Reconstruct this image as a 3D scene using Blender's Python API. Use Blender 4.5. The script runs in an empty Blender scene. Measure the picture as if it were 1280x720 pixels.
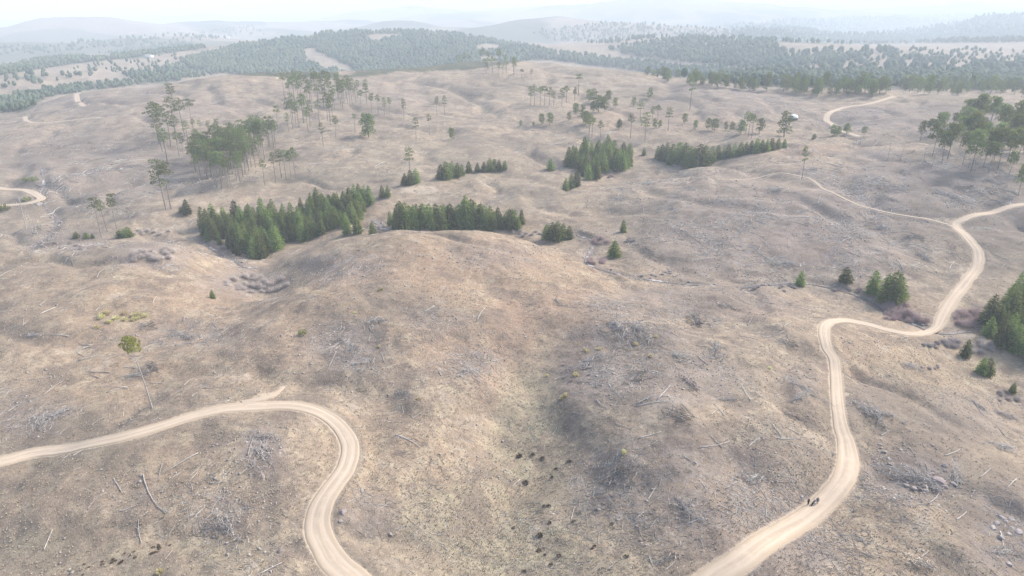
import bpy, bmesh, math, random
import numpy as np
from mathutils import Vector, Matrix

# ------------------------------------------------------------------ camera, sky, sun, exposure
SC = bpy.context.scene
CAMZ, PITCH, FPX = 95.0, math.radians(22.6), 853.3
cam_d = bpy.data.cameras.new('camera'); cam = bpy.data.objects.new('camera', cam_d)
SC.collection.objects.link(cam); SC.camera = cam
cam.location = (0, 0, CAMZ); cam.rotation_euler = (math.pi/2 - PITCH, 0, 0)
cam_d.sensor_width = 36.0; cam_d.lens = 24.0; cam_d.clip_start = 0.5; cam_d.clip_end = 90000

SUN_EL, SUN_AZ = math.radians(40), math.radians(62)      # azimuth from +Y towards +X
W = bpy.data.worlds.new('World'); SC.world = W; W.use_nodes = True
nt = W.node_tree; nt.nodes.clear()
sky = nt.nodes.new('ShaderNodeTexSky'); sky.sky_type = 'NISHITA'; sky.sun_disc = False
sky.sun_elevation = SUN_EL; sky.sun_rotation = SUN_AZ
sky.air_density = 1.0; sky.dust_density = 3.0; sky.ozone_density = 1.0
bg = nt.nodes.new('ShaderNodeBackground'); bg.inputs['Strength'].default_value = 0.115
wo = nt.nodes.new('ShaderNodeOutputWorld')
nt.links.new(sky.outputs[0], bg.inputs[0]); nt.links.new(bg.outputs[0], wo.inputs[0])

sd = bpy.data.lights.new('sun', 'SUN'); sun = bpy.data.objects.new('sun', sd); SC.collection.objects.link(sun)
sd.energy = 1.5; sd.angle = math.radians(10); sd.color = (1.0, 0.97, 0.93)
sdir = Vector((math.sin(SUN_AZ)*math.cos(SUN_EL), math.cos(SUN_AZ)*math.cos(SUN_EL), math.sin(SUN_EL)))
sun.rotation_euler = sdir.to_track_quat('Z', 'Y').to_euler()

SC.view_settings.view_transform = 'Standard'; SC.view_settings.look = 'None'
SC.view_settings.exposure = 1.48; SC.view_settings.gamma = 1.0
SC.view_settings.use_curve_mapping = False
SC.render.engine = 'CYCLES'
SC.cycles.use_denoising = True
SC.cycles.max_bounces = 5; SC.cycles.volume_bounces = 2; SC.cycles.diffuse_bounces = 2
SC.cycles.transparent_max_bounces = 4

HAZE_DENSITY = 0.00026
HAZE_COLOR = (0.82, 0.915, 1.0)

# ------------------------------------------------------------------ helpers
rng = np.random.default_rng(7); R = random.Random(11)
COL = SC.collection

def link(name, mesh, parent=None):
    o = bpy.data.objects.new(name, mesh); COL.objects.link(o)
    if parent is not None: o.parent = parent
    return o
def tag(o, label=None, cat=None, group=None, kind=None):
    if label: o['label'] = label
    if cat: o['category'] = cat
    if group: o['group'] = group
    if kind: o['kind'] = kind
    return o
def np_mesh(name, V, F, mat=None, smooth=False):
    """V (n,3); F list of equal-width index arrays"""
    me = bpy.data.meshes.new(name)
    V = np.asarray(V, np.float32)
    Fs = [np.asarray(f, np.int32) for f in (F if isinstance(F, list) else [F]) if len(f)]
    me.vertices.add(len(V)); me.vertices.foreach_set('co', V.ravel())
    loops = np.concatenate([f.ravel() for f in Fs]); starts = []; s = 0
    for f in Fs:
        k = f.shape[1]; starts.append(s + np.arange(len(f))*k); s += f.size
    starts = np.concatenate(starts).astype(np.int32)
    me.loops.add(len(loops)); me.loops.foreach_set('vertex_index', loops)
    me.polygons.add(len(starts)); me.polygons.foreach_set('loop_start', starts)
    if smooth: me.polygons.foreach_set('use_smooth', np.ones(len(starts), bool))
    me.update(calc_edges=True); me.validate()
    if mat: me.materials.append(mat)
    return me

class MB:
    """collects simple shapes into one mesh"""
    def __init__(s): s.V = []; s.T = []; s.Q = []; s.n = 0
    def add(s, V, T=None, Q=None):
        V = np.asarray(V, float).reshape(-1, 3)
        if T is not None and len(T): s.T.append(np.asarray(T, int) + s.n)
        if Q is not None and len(Q): s.Q.append(np.asarray(Q, int) + s.n)
        s.V.append(V); s.n += len(V)
    def tube(s, pts, rad, sides=6, cap=True):
        pts = [np.asarray(p, float) for p in pts]; m = len(pts); V = []
        ref = np.array([0.31, 0.17, 0.93])
        for i, p in enumerate(pts):
            d = pts[min(i+1, m-1)] - pts[max(i-1, 0)]; d = d/(np.linalg.norm(d)+1e-9)
            if abs(d @ ref) > 0.95: ref = np.array([0.93, 0.31, 0.17])
            a = np.cross(d, ref); a /= np.linalg.norm(a); b = np.cross(d, a)
            for k in range(sides):
                t = 2*math.pi*k/sides; V.append(p + rad[i]*(a*math.cos(t)+b*math.sin(t)))
        Q = [(i*sides+k, i*sides+(k+1) % sides, (i+1)*sides+(k+1) % sides, (i+1)*sides+k) for i in range(m-1) for k in range(sides)]
        T = []
        if cap:
            for e, i0 in ((0, 0), (1, (m-1)*sides)):
                for k in range(1, sides-1):
                    T.append((i0, i0+k, i0+k+1) if e else (i0, i0+k+1, i0+k))
        s.add(V, T, Q)
    def box(s, c, size, rz=0.0):
        c = np.asarray(c, float); h = np.asarray(size, float)/2
        V = np.array([[x, y, z] for x in (-1, 1) for y in (-1, 1) for z in (-1, 1)])*h
        ca, sa = math.cos(rz), math.sin(rz)
        V = np.stack([V[:, 0]*ca-V[:, 1]*sa, V[:, 0]*sa+V[:, 1]*ca, V[:, 2]], 1)+c
        s.add(V, None, [(0, 1, 3, 2), (4, 6, 7, 5), (0, 4, 5, 1), (2, 3, 7, 6), (0, 2, 6, 4), (1, 5, 7, 3)])
    def lathe(s, prof, sides=12, axis='z', c=(0, 0, 0)):
        V = []
        for r, h in prof:
            for k in range(sides):
                t = 2*math.pi*k/sides; p = (r*math.cos(t), r*math.sin(t), h)
                if axis == 'x': p = (p[2], p[0], p[1])
                if axis == 'y': p = (p[0], p[2], p[1])
                V.append(np.array(p)+np.asarray(c, float))
        m = len(prof)
        Q = [(i*sides+k, i*sides+(k+1) % sides, (i+1)*sides+(k+1) % sides, (i+1)*sides+k) for i in range(m-1) for k in range(sides)]
        s.add(V, None, Q)
    def ellipsoid(s, c, r, seg=10, rings=6):
        V = []; Q = []
        for i in range(rings+1):
            p = math.pi*(i/rings)*0.98+0.01*math.pi
            for k in range(seg):
                t = 2*math.pi*k/seg
                V.append((c[0]+r[0]*math.sin(p)*math.cos(t), c[1]+r[1]*math.sin(p)*math.sin(t), c[2]+r[2]*math.cos(p)))
        for i in range(rings):
            for k in range(seg):
                Q.append((i*seg+k, (i+1)*seg+k, (i+1)*seg+(k+1) % seg, i*seg+(k+1) % seg))
        s.add(V, None, Q)
    def mesh(s, name, mat=None, smooth=False):
        V = np.concatenate(s.V); F = []
        if s.Q: F.append(np.concatenate(s.Q))
        if s.T: F.append(np.concatenate(s.T))
        return np_mesh(name, V, F, mat, smooth)

def hash2(ix, iy, seed):
    h = (ix.astype(np.int64)*374761393 + iy.astype(np.int64)*668265263 + seed*1442695041) & 0xffffffff
    h = ((h ^ (h >> 13))*1274126177) & 0xffffffff
    h = ((h ^ (h >> 16))*2246822519) & 0xffffffff
    return ((h ^ (h >> 15)) & 0xffff)/65535.0
def vnoise(x, y, seed=0):
    ix = np.floor(x); iy = np.floor(y); fx = x-ix; fy = y-iy
    fx = fx*fx*fx*(fx*(fx*6-15)+10); fy = fy*fy*fy*(fy*(fy*6-15)+10)
    ix = ix.astype(np.int64); iy = iy.astype(np.int64)
    a = hash2(ix, iy, seed); b = hash2(ix+1, iy, seed); c = hash2(ix, iy+1, seed); d = hash2(ix+1, iy+1, seed)
    return (a*(1-fx)+b*fx)*(1-fy)+(c*(1-fx)+d*fx)*fy*1.0
def fbm(x, y, wl, octv=4, seed=0, gain=0.5):
    s = np.zeros_like(x, dtype=float); amp = 1.0; tot = 0
    for o in range(octv):
        f = 2.0**o/wl; cs, sn = math.cos(0.7*o+0.3), math.sin(0.7*o+0.3)
        s += amp*(vnoise((x*cs-y*sn)*f+17.3*o, (x*sn+y*cs)*f-9.1*o, seed+o)*2-1); tot += amp; amp *= gain
    return s/tot
def sstep(a, b, x):
    t = np.clip((x-a)/(b-a), 0, 1); return t*t*(3-2*t)

# pixel <-> world (pixels of the 1280 x 720 photograph)
CP, SP = math.cos(PITCH), math.sin(PITCH)
def ray(px, py):
    px = np.asarray(px, float); py = np.asarray(py, float)
    dx = (px-640)/FPX; dy = (360-py)/FPX
    return dx, CP+dy*SP, -SP+dy*CP
def project(x, y, z):
    f = y*CP-(z-CAMZ)*SP; u = y*SP+(z-CAMZ)*CP
    f = np.where(f < 1, 1, f)
    return 640+FPX*x/f, 360-FPX*u/f
def at_z(px, py, z):
    X, Y, Z = ray(px, py); t = (z-CAMZ)/Z
    return X*t, Y*t
def at_Y(px, py, Yd):
    X, Y, Z = ray(px, py); t = Yd/Y
    return X*t, Yd, CAMZ+Z*t

# ------------------------------------------------------------------ terrain heights
CTRL = []
def cz(*L):
    for px, py, z in L:
        x, y = at_z(px, py, z); CTRL.append((x, y, z))
def cY(*L):
    for px, py, Yd in L:
        x, y, z = at_Y(px, py, Yd); CTRL.append((x, y, z))
def cH(*L):                                   # picture column, distance, height (places hidden behind a crest)
    for px, Yd, z in L:
        CTRL.append(((px-640)/FPX*(Yd*CP+(CAMZ-z)*SP), Yd, z))
cz((0,720,0),(200,720,1),(400,720,0),(500,720,-2),(620,720,-6),(760,720,-2),(900,720,1),(1100,720,1),(1280,720,-3),
   (0,640,1),(200,640,2),(390,640,1),(520,640,-2),(640,640,-7),(750,640,-3),(880,640,2),(1010,627,0),(1150,640,0),(1280,640,-5),
   (0,575,0),(200,570,2),(330,560,4),(430,560,1),(540,560,-1),(645,560,-7),(730,560,-2),(860,545,4),(960,560,3),(1055,560,0),(1180,560,-3),(1280,570,-8),
   (0,500,-1),(190,505,0),(340,505,2),(480,480,2),(600,480,0),(655,480,-4),(715,480,1),(850,450,5),(960,480,3),(1045,470,0),(1150,500,-4),(1250,500,-12),
   (0,400,0),(150,400,0),(310,395,-2),(400,420,3),(500,400,5),(620,400,4.5),(760,400,4),(900,410,2),(1030,405,0),(1090,406,-5),(1150,417,-9),(1200,435,-12),(1280,450,-14),
   (0,340,1),(90,330,1),(200,330,1),(150,298,2.5),(60,302,1.5),(228,303,1.5),(310,350,-12),(345,368,-8),(275,376,-6),(285,330,-12),(250,345,-2),(100,360,1.5),(200,360,0.5),
   (530,289,4),(430,297,2.5),(620,293,3.5),(480,291,3.5),(575,290,4),(665,303,1),(388,309,-.5),(352,326,-4),(700,325,-4),(560,350,5.5),(450,350,4),(660,350,3.5),(380,360,2),(780,370,-2),
   (1165,412,-10),(1110,390,-11),(1040,358,-11),(1000,352,-11),(925,359,-10.5),(880,354,-11),(830,352,-11),(770,339,-11),(735,328,-11),(742,304,-11.5),
   (483,285,-12),(312,332,-14),(268,311,-14),(45,305,-13),(70,280,-13),(50,247,-11),
   (560,235,-8),(520,215,-6),(450,180,-1),(560,150,5),(640,120,8),(480,130,6),(380,170,-1),(640,200,-4),(600,260,-10),
   (640,75,22),(480,88,20),(320,95,20),(270,97,18),(100,113,4),(0,143,-12),(560,80,21),
   (0,200,-8),(120,180,-4),(200,230,-6),(100,250,-10),(290,225,-5),(200,160,3),(300,130,9),
   (700,250,-9),(800,260,-6),(880,225,1),(960,219,2.5),(840,206,-6),(960,188,3),(960,280,-4),(1060,300,-5),(1000,250,0),(1100,260,-2),
   (1170,275,-3),(1215,320,-7),(1180,390,-9.5),(1260,262,0),(1150,230,4),(1280,220,6),(1200,180,8),(1100,200,5),(1060,170,2),(1040,150,5),
   (1100,124,14),(1280,128,14),(1000,118,12),(880,110,14),(800,95,17),(720,85,20),(960,140,6),(800,150,4),(700,180,-2),(720,225,-9),(760,170,0),(860,165,2))
cH((150,318,-13),(60,320,-13),(530,318,-13),(430,322,-13),(620,318,-12.5),(680,312,-12),(230,322,-14),
   (0,900,-25),(100,960,-26),(270,980,-20),(450,1150,-30),(640,1300,-30),(800,1150,-20),(1000,900,0),(1280,860,0))
cY((500,37,2300),(430,38,2250),(360,48,2150),(600,46,2250),(660,62,2100),(250,56,1950),(100,70,1750),(0,80,1650),
   (450,92,1550),(330,92,1500),(580,88,1500),(150,95,1250),(50,108,1050),(240,85,1500),
   (-60,60,2550),(0,56,2600),(120,48,2700),(220,45,2800),(-60,36,4300),(0,35,4300),(100,32,4500),(200,30,4600),(320,27,4800),(430,28,4800),(100,68,2150),
   (690,62,1850),(750,53,2150),(850,48,2300),(640,31,3500),(720,25,3700),(800,27,3700),(900,33,3400),(970,38,3300),(560,24,5600),(700,17,6000),(830,15,6000),(960,20,6000),
   (900,74,1600),(1000,57,2300),(1100,60,2000),(1280,65,1800),(950,92,1150),(1200,84,1350),(1060,52,2700),(1280,50,2700),
   (1150,36,3900),(1280,34,3900),(1100,22,7000),(1280,20,7000),
   (640,12,14000),(0,20,14000),(1280,12,14000))
cH((0,3300,-80),(200,3500,-85),(350,3500,-80),(0,2100,-60),(200,2250,-70),(640,2800,-75),(780,2850,-80),(900,2750,-70),(640,4500,-95),(800,4700,-95),(950,4500,-90),(300,5800,-110),(100,5600,-110),(1050,3200,-60),(1200,3100,-60),(1150,5000,-90),(750,1650,-45),(900,1400,-35))
for a in (-80, 80, -120, 120, 180, -150, 150):
    for r in (30, 120, 400, 1500, 6000): CTRL.append((r*math.sin(math.radians(a)), r*math.cos(math.radians(a)), -2 if r < 1000 else -20))
for a in (-60, 60):
    for r, z in ((60, 0), (150, -3), (350, -6), (800, 5), (2000, -25), (6000, -30)): CTRL.append((r*math.sin(math.radians(a)), r*math.cos(math.radians(a)), z))
for a in (-30, 0, 30): CTRL.append((35*math.sin(math.radians(a)), 35*math.cos(math.radians(a)), 0))
CTRL = np.array(CTRL)
def warp(x, y):
    r = np.hypot(x, y)+8.0
    th = np.arctan2(x, y)
    return np.stack([th, np.log(r)], -1)
PW = warp(CTRL[:, 0], CTRL[:, 1])
def tps(d2): return np.where(d2 > 1e-12, 0.5*d2*np.log(d2+1e-12), 0.0)
n_c = len(CTRL)
D2 = ((PW[:, None]-PW[None])**2).sum(-1)
A = np.zeros((n_c+3, n_c+3)); A[:n_c, :n_c] = tps(D2)+np.eye(n_c)*2e-5
A[:n_c, n_c] = 1; A[:n_c, n_c+1:] = PW; A[n_c, :n_c] = 1; A[n_c+1:, :n_c] = PW.T
wts = np.linalg.solve(A, np.concatenate([CTRL[:, 2], np.zeros(3)]))
def rbf(x, y):
    q = warp(x, y).astype(np.float32); out = np.empty(len(q)); pw = PW.astype(np.float32); w32 = wts[:n_c].astype(np.float32)
    for i in range(0, len(q), 20000):
        c = q[i:i+20000]
        d2 = (c[:, 0:1]-pw[None, :, 0])**2+(c[:, 1:2]-pw[None, :, 1])**2
        out[i:i+20000] = (0.5*d2*np.log(d2+1e-12)) @ w32 + wts[n_c] + c @ wts[n_c+1:].astype(np.float32)
    return out

front = np.arange(-0.92, 0.9201, 0.0036)
side = np.linspace(0.92, math.pi, 34)[1:-1]
AZ = np.concatenate([[-math.pi], -side[::-1], front, side, [math.pi]])
rr = [2.0]
while rr[-1] < 26000:
    r = rr[-1]
    st = 0.06 if r < 78 else 0.0034 if r < 400 else 0.0050 if r < 1300 else 0.011 if r < 5000 else 0.03
    rr.append(r*(1+st))
RR = np.array(rr); NA, NR = len(AZ), len(RR); LR = np.log(RR)
GA, GR = np.meshgrid(AZ, RR)                      # rows = radius
GX, GY = GR*np.sin(GA), GR*np.cos(GA)
# the smooth land form is evaluated at every third node and interpolated between
ri = np.unique(np.concatenate([np.arange(0, NR, 3), [NR-1]])); ai = np.unique(np.concatenate([np.arange(0, NA, 3), [NA-1]]))
zc = rbf(GX[np.ix_(ri, ai)].ravel(), GY[np.ix_(ri, ai)].ravel()).reshape(len(ri), len(ai))
tmp = np.array([np.interp(AZ, AZ[ai], row) for row in zc])
GZ = np.array([np.interp(LR, LR[ri], tmp[:, j]) for j in range(NA)]).T
back = sstep(1.2, 2.6, np.abs(GA)); GZ = GZ*(1-back) + (-3)*back
far = sstep(700, 2500, GR)
GZ += fbm(GX, GY, 60, 3, 3)*2.4*sstep(60, 140, GR)*(1-far)
GZ += fbm(GX, GY, 900, 5, 21, 0.55)*38*sstep(1100, 3000, GR)+(np.abs(fbm(GX, GY, 1700, 4, 31, 0.5))-.2)*170*sstep(2400, 4500, GR)
def crease(wl, seed, width):
    n = fbm(GX, GY, wl, 3, seed, 0.45)
    return np.exp(-(n/width)**2)
midr = sstep(90, 200, GR)*(1-sstep(1400, 2600, GR))
GZ -= crease(150, 131, 0.10)*(1.8+1.4*sstep(250, 600, GR))*midr
GZ -= crease(55, 141, 0.13)*(1.8+0.8*sstep(300, 600, GR))*sstep(80, 120, GR)*(1-sstep(700, 1200, GR))
GZ += fbm(GX, GY, 170, 4, 151, 0.5)*(1.0+6.0*sstep(330, 700, GR))*midr
GZ += fbm(GX, GY, 24, 2, 161)*1.0*sstep(80, 130, GR)*(1-sstep(500, 900, GR))
m_near = GR < 900
micro = np.zeros_like(GZ)
micro[m_near] = fbm(GX[m_near], GY[m_near], 11, 3, 5, 0.6)*0.85+fbm(GX[m_near], GY[m_near], 2.6, 2, 9)*0.22
GZ += micro

def H(x, y):
    x = np.asarray(x, float); y = np.asarray(y, float)
    a = np.arctan2(x, y); r = np.hypot(x, y)
    j = np.clip(np.searchsorted(AZ, a)-1, 0, NA-2); fa = (a-AZ[j])/(AZ[j+1]-AZ[j])
    i = np.clip(np.searchsorted(RR, r)-1, 0, NR-2); fr = np.clip((r-RR[i])/(RR[i+1]-RR[i]), 0, 1)
    return (GZ[i, j]*(1-fa)+GZ[i, j+1]*fa)*(1-fr)+(GZ[i+1, j]*(1-fa)+GZ[i+1, j+1]*fa)*fr
def hit(px, py, rmin=20.0):
    """ground point seen at a pixel (first hit beyond rmin metres)"""
    X, Y, Z = [float(v) for v in ray(px, py)]
    a = math.atan2(X, Y); h = math.hypot(X, Y); slope = Z/h
    j = min(max(int(np.searchsorted(AZ, a))-1, 0), NA-2); fa = (a-AZ[j])/(AZ[j+1]-AZ[j])
    zc_ = GZ[:, j]*(1-fa)+GZ[:, j+1]*fa
    e = zc_-(CAMZ+slope*RR)
    k0 = int(np.searchsorted(RR, rmin)); k = np.nonzero(e[k0:] >= 0)[0]
    if len(k) == 0: r = 20000.0
    elif k[0] == 0:
        r = RR[k0]
        neg = np.nonzero(e[k0:] < 0)[0]           # under a crest: skip to where the ray comes out and lands again
        if len(neg):
            kk = np.nonzero(e[k0+neg[0]:] >= 0)[0]
            if len(kk): r = RR[k0+neg[0]+kk[0]]
    else:
        i = k0+k[0]; t = e[i-1]/(e[i-1]-e[i]); r = RR[i-1]+t*(RR[i]-RR[i-1])
    x, y = r*math.sin(a), r*math.cos(a)
    return x, y, float(H(x, y))
def vis_h(px, top, p):
    """height of an upright thing at p whose top shows at picture row top"""
    X, Y, Z = [float(v) for v in ray(px, top)]
    t = p[1]/Y
    return CAMZ+Z*t-p[2]

def smooth_line(P, step):
    P = np.asarray(P, float); Q = [2*P[0]-P[1]]+list(P)+[2*P[-1]-P[-2]]; out = []
    for i in range(1, len(Q)-2):
        p0, p1, p2, p3 = Q[i-1:i+3]; L = np.linalg.norm(p2-p1); n = max(2, int(L/step*1.5))
        for t in np.linspace(0, 1, n, endpoint=False):
            out.append(0.5*((2*p1)+(-p0+p2)*t+(2*p0-5*p1+4*p2-p3)*t*t+(-p0+3*p1-3*p2+p3)*t**3))
    out.append(P[-1]); out = np.array(out)
    s = np.concatenate([[0], np.cumsum(np.linalg.norm(np.diff(out, axis=0), axis=1))])
    t = np.arange(0, s[-1], step)
    return np.stack([np.interp(t, s, out[:, k]) for k in range(out.shape[1])], 1)
def line_from_px(L, step, rmin=20, smooth=9):
    P = [hit(px, py, rmin) for px, py in L]
    C = smooth_line([p[:2] for p in P], step)
    z = H(C[:, 0], C[:, 1])
    k = np.ones(smooth)/smooth
    zp = np.concatenate([np.full(smooth//2, z[0]), z, np.full(smooth//2, z[-1])])
    return np.column_stack([C, np.convolve(zp, k, 'valid')])
def line_dist(C, reach, X=None, Y=None):
    """distance of grid nodes to a polyline and height of its nearest point"""
    Dm = np.full(GX.shape, 1e9); Zm = np.zeros(GX.shape)
    a, b = C[:-1], C[1:]
    for s in range(0, len(a), 6):
        e = min(s+6, len(a)); seg = C[s:e+1]
        lo = seg.min(0)-reach; hi = seg.max(0)+reach
        rr_ = np.hypot(seg[:, 0], seg[:, 1]); i0 = max(np.searchsorted(RR, rr_.min()-reach*1.5)-1, 0); i1 = min(np.searchsorted(RR, rr_.max()+reach*1.5)+1, NR)
        aa = np.arctan2(seg[:, 0], seg[:, 1]); da = reach*1.5/max(rr_.min(), 5)
        j0 = max(np.searchsorted(AZ, aa.min()-da)-1, 0); j1 = min(np.searchsorted(AZ, aa.max()+da)+1, NA)
        x = GX[i0:i1, j0:j1]; y = GY[i0:i1, j0:j1]
        for k in range(s, e):
            p, q = C[k], C[k+1]; v = q[:2]-p[:2]; L2 = v@v+1e-9
            t = np.clip(((x-p[0])*v[0]+(y-p[1])*v[1])/L2, 0, 1)
            d = np.hypot(x-p[0]-t*v[0], y-p[1]-t*v[1])
            sub = Dm[i0:i1, j0:j1]; m = d < sub
            sub[m] = d[m]; Zm[i0:i1, j0:j1][m] = (p[2]+t*(q[2]-p[2]))[m]
    return Dm, Zm

ROADS = {
 'hairpin': ([(-70,592),(0,576),(50,566),(100,557),(150,546),(200,532),(240,520),(280,511),(320,507),(360,506),(390,511),(415,524),(432,543),(438,562),(432,585),(418,605),(404,625),(397,645),(398,665),(406,685),(420,702),(442,722),(480,756)], 2.3, 20),
 'valley': ([(850,756),(893,722),(930,695),(970,668),(1005,648),(1033,625),(1053,600),(1060,578),(1057,555),(1051,530),(1047,505),(1045,480),(1042,455),(1034,432),(1030,416),(1033,405),(1044,400),(1060,401),(1085,406),(1110,412),(1140,417),(1160,415),(1172,408),(1178,395),(1188,378),(1200,362),(1213,345),(1222,330),(1222,315),(1212,300),(1200,288),(1195,280),(1205,273),(1225,267),(1250,262),(1285,255),(1320,248)], 2.3, 20),
 'trail': ([(1186,281),(1165,275),(1120,268),(1090,263),(1070,255),(1045,242),(1020,228),(1003,221),(960,219),(900,224),(862,222)], 0.95, 200),
 'spur_a': ([(303,504),(325,498),(342,492),(357,484)], 1.0, 20),
 'crest': ([(1118,120),(1085,129),(1055,135),(1038,140),(1033,149),(1040,159),(1060,167),(1075,170)], 2.2, 300),
 'west': ([(-40,229),(0,236),(30,240),(47,243),(52,248),(44,253),(20,255),(-40,258)], 2.2, 330),
 'east': ([(1243,191),(1262,190),(1300,189)], 2.0, 330),
 'upland': ([(98,116),(96,122),(99,127),(105,132)], 2.2, 500),
 'upland_b': ([(31,146),(34,151),(50,153),(80,152),(130,146)], 1.8, 400),
}
def width_of(nm, C, hw):
    px, py = project(C[:, 0], C[:, 1], C[:, 2]); f = np.linspace(0, 1, len(C))
    if nm == 'valley': return hw*np.interp(py, [250, 300, 380, 410, 440, 520, 560, 640, 720], [.72, .82, .85, .64, .60, .64, .84, .95, 1.0])
    if nm == 'hairpin': return hw*np.interp(py, [500, 525, 560, 600, 650, 720], [.74, .74, .84, .92, .98, 1.0])
    if nm == 'spur_a': return hw*np.interp(f, [0, .4, 1], [1.2, .9, .25])
    if nm == 'trail': return hw*np.interp(f, [0, .1, .7, 1], [1.1, 1, .9, .3])
    return hw*np.ones(len(C))
SAND = np.zeros(GX.shape); ROADL = {}
for nm, (L, hw, rmin) in ROADS.items():
    C = line_from_px(L, 1.0 if nm in ('hairpin', 'valley', 'trail', 'spur_a', 'spur_b', 'spur_c') else 3.0, rmin, 13)
    ROADL[nm] = (C, hw); WV = width_of(nm, C, hw)
    D, Zr = line_dist(C, 14)
    cell = GR*0.0036
    ip = np.zeros(GX.shape, int); near = D < 14
    if near.any():
        gx, gy = GX[near], GY[near]; best = np.zeros(gx.size, int)
        for q in range(0, gx.size, 4000):
            best[q:q+4000] = np.argmin((gx[q:q+4000, None]-C[None, ::3, 0])**2+(gy[q:q+4000, None]-C[None, ::3, 1])**2, 1)*3
        hwl = np.full(GX.shape, hw); hwl[near] = WV[best]
        D = np.where(near, D+(hw-hwl), D)
    inner = hw*0.86; sh = hw*1.3
    bed = sstep(inner, sh, D)*0.30-0.30
    t = sstep(sh, sh+3.5, D)
    tgt = (Zr+bed)*(1-t)+GZ*t
    m = D < sh+3.5
    GZ[m] = tgt[m]
    soft = 1-sstep(hw*0.85, hw*0.85+1.9, D)
    SAND = np.maximum(SAND, soft*(1.0 if hw > 2.25 else 0.85 if hw > 1.5 else 0.7))
STREAMS = {
 'main': ([(1300,403),(1250,408),(1210,412),(1186,415),(1165,413),(1140,402),(1115,392),(1090,377),(1060,364),(1030,356),(1000,352),(960,354),(925,359),(880,354),(840,352),(800,346),(770,340),(745,333),(733,326),(737,313),(742,304),(736,297),(722,293)], 20, 0.42),
 'grove': ([(466,273),(474,279),(480,284),(484,288)], 290, 1.1),
 'gully': ([(322,334),(302,330),(286,322),(273,314),(262,307),(252,302)], 20, 0.5),
 'west': ([(36,312),(46,304),(58,295),(69,281),(70,270),(58,259),(51,250),(50,240),(54,222),(50,205)], 290, 0.4),
}
WET = np.zeros(GX.shape); STREAML = {}
for nm, (L, rmin, hw) in STREAMS.items():
    C = line_from_px(L, 1.0, rmin, 9); C[:, 2] -= 0.5
    STREAML[nm] = (C, hw)
    D, Zr = line_dist(C, 12)
    t = sstep(hw*1.2, hw+4.0, D); m = D < hw+4.0
    GZ[m] = np.minimum(GZ, (Zr-0.35)*(1-t)+GZ*t)[m]
    WET = np.maximum(WET, 1-sstep(1.0, 6.0, D))

# ------------------------------------------------------------------ zones of ground colour (picked in the photo, fixed on the land)
PX, PY = project(GX, GY, GZ)
wob = fbm(GX, GY, 30, 3, 40)*0.35
def blobs(L):
    s = np.zeros(GX.shape)
    for x, y, rx, ry, w in L:
        d = np.sqrt(((PX-x)/rx)**2+((PY-y)/ry)**2)
        s = np.maximum(s, w*(1-sstep(0.45, 1.25, d+wob)))
    return s
def polymask(P, soft=4):
    P = np.asarray(P, float); ins = np.zeros(GX.shape, bool)
    x = PX+wob*8; y = PY+wob*4
    for i in range(len(P)):
        x1, y1 = P[i]; x2, y2 = P[(i+1) % len(P)]
        c = ((y1 > y) != (y2 > y)) & (x < (x2-x1)*(y-y1)/(y2-y1+1e-9)+x1); ins ^= c
    return ins & (GR > 100)
GREY = blobs([(330,560,34,38,1),(440,432,55,34,.9),(540,400,45,20,.6),(590,455,40,22,.6),(735,468,50,44,.75),(830,480,110,50,.75),(860,600,140,90,.65),(790,420,80,18,.9),
  (940,640,90,60,.7),(1140,600,70,34,1),(1255,665,60,60,.95),(980,690,90,40,.8),(1080,500,60,26,.5),(1000,480,40,24,.6),(1000,290,220,70,.85),(1130,240,170,60,.95),(1150,150,150,24,.8),
  (80,300,80,20,.6),(185,318,60,22,.8),(310,352,60,22,.7),(120,210,170,60,.6),(900,250,120,40,.6),(920,120,120,30,.6),(420,330,70,22,.6),(850,380,140,22,.7),(1210,520,90,40,.5),(1250,260,60,60,.8),
  (60,560,60,12,.3),(150,620,60,30,.35),(270,640,40,30,.5),(40,520,60,30,.5),(460,640,40,40,.5),(180,130,150,30,.5),(450,120,120,24,.4),(250,420,80,20,.5),(620,320,60,20,.5)])
GREEN = blobs([(660,560,55,120,1),(645,690,110,70,1),(560,640,70,50,.7),(330,222,50,14,.5),(90,570,110,18,.5),(60,690,90,40,.6),(430,215,60,14,.5),(1250,440,60,40,.5),(520,200,90,30,.4),(230,700,120,30,.5),(930,540,60,16,.5),(600,250,120,40,.25),(1180,470,80,50,.4),(90,262,60,14,.4),(760,690,60,40,.5)])
RED = blobs([(640,415,34,70,1),(700,385,60,26,.8),(560,440,50,40,.6),(610,480,26,50,.7),(1010,188,60,10,.8),(1010,305,60,30,.8),(300,175,40,12,.5),(1000,500,30,30,.4),(880,700,60,30,.3),(570,330,110,30,.45),(940,380,90,24,.45),(1150,560,60,30,.4),(350,420,70,40,.35),(520,345,120,36,.4),(830,150,160,20,.4),(250,370,80,20,.4)])
PALE = blobs([(520,238,36,8,1),(335,495,26,7,.8),(490,262,30,10,.4),(1060,545,26,6,.7),(1075,620,30,10,.6),(1055,493,18,3.5,.8),(1185,388,24,20,.5),(1060,170,30,6,.4),(990,152,40,12,.5),(560,120,120,24,.35),(480,175,110,26,.35),(1180,275,20,6,.7),(840,225,60,6,.5),(1290,700,60,30,.3),(660,190,60,30,.3)])
SAND = np.maximum(SAND, PALE*0.75)
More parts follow.
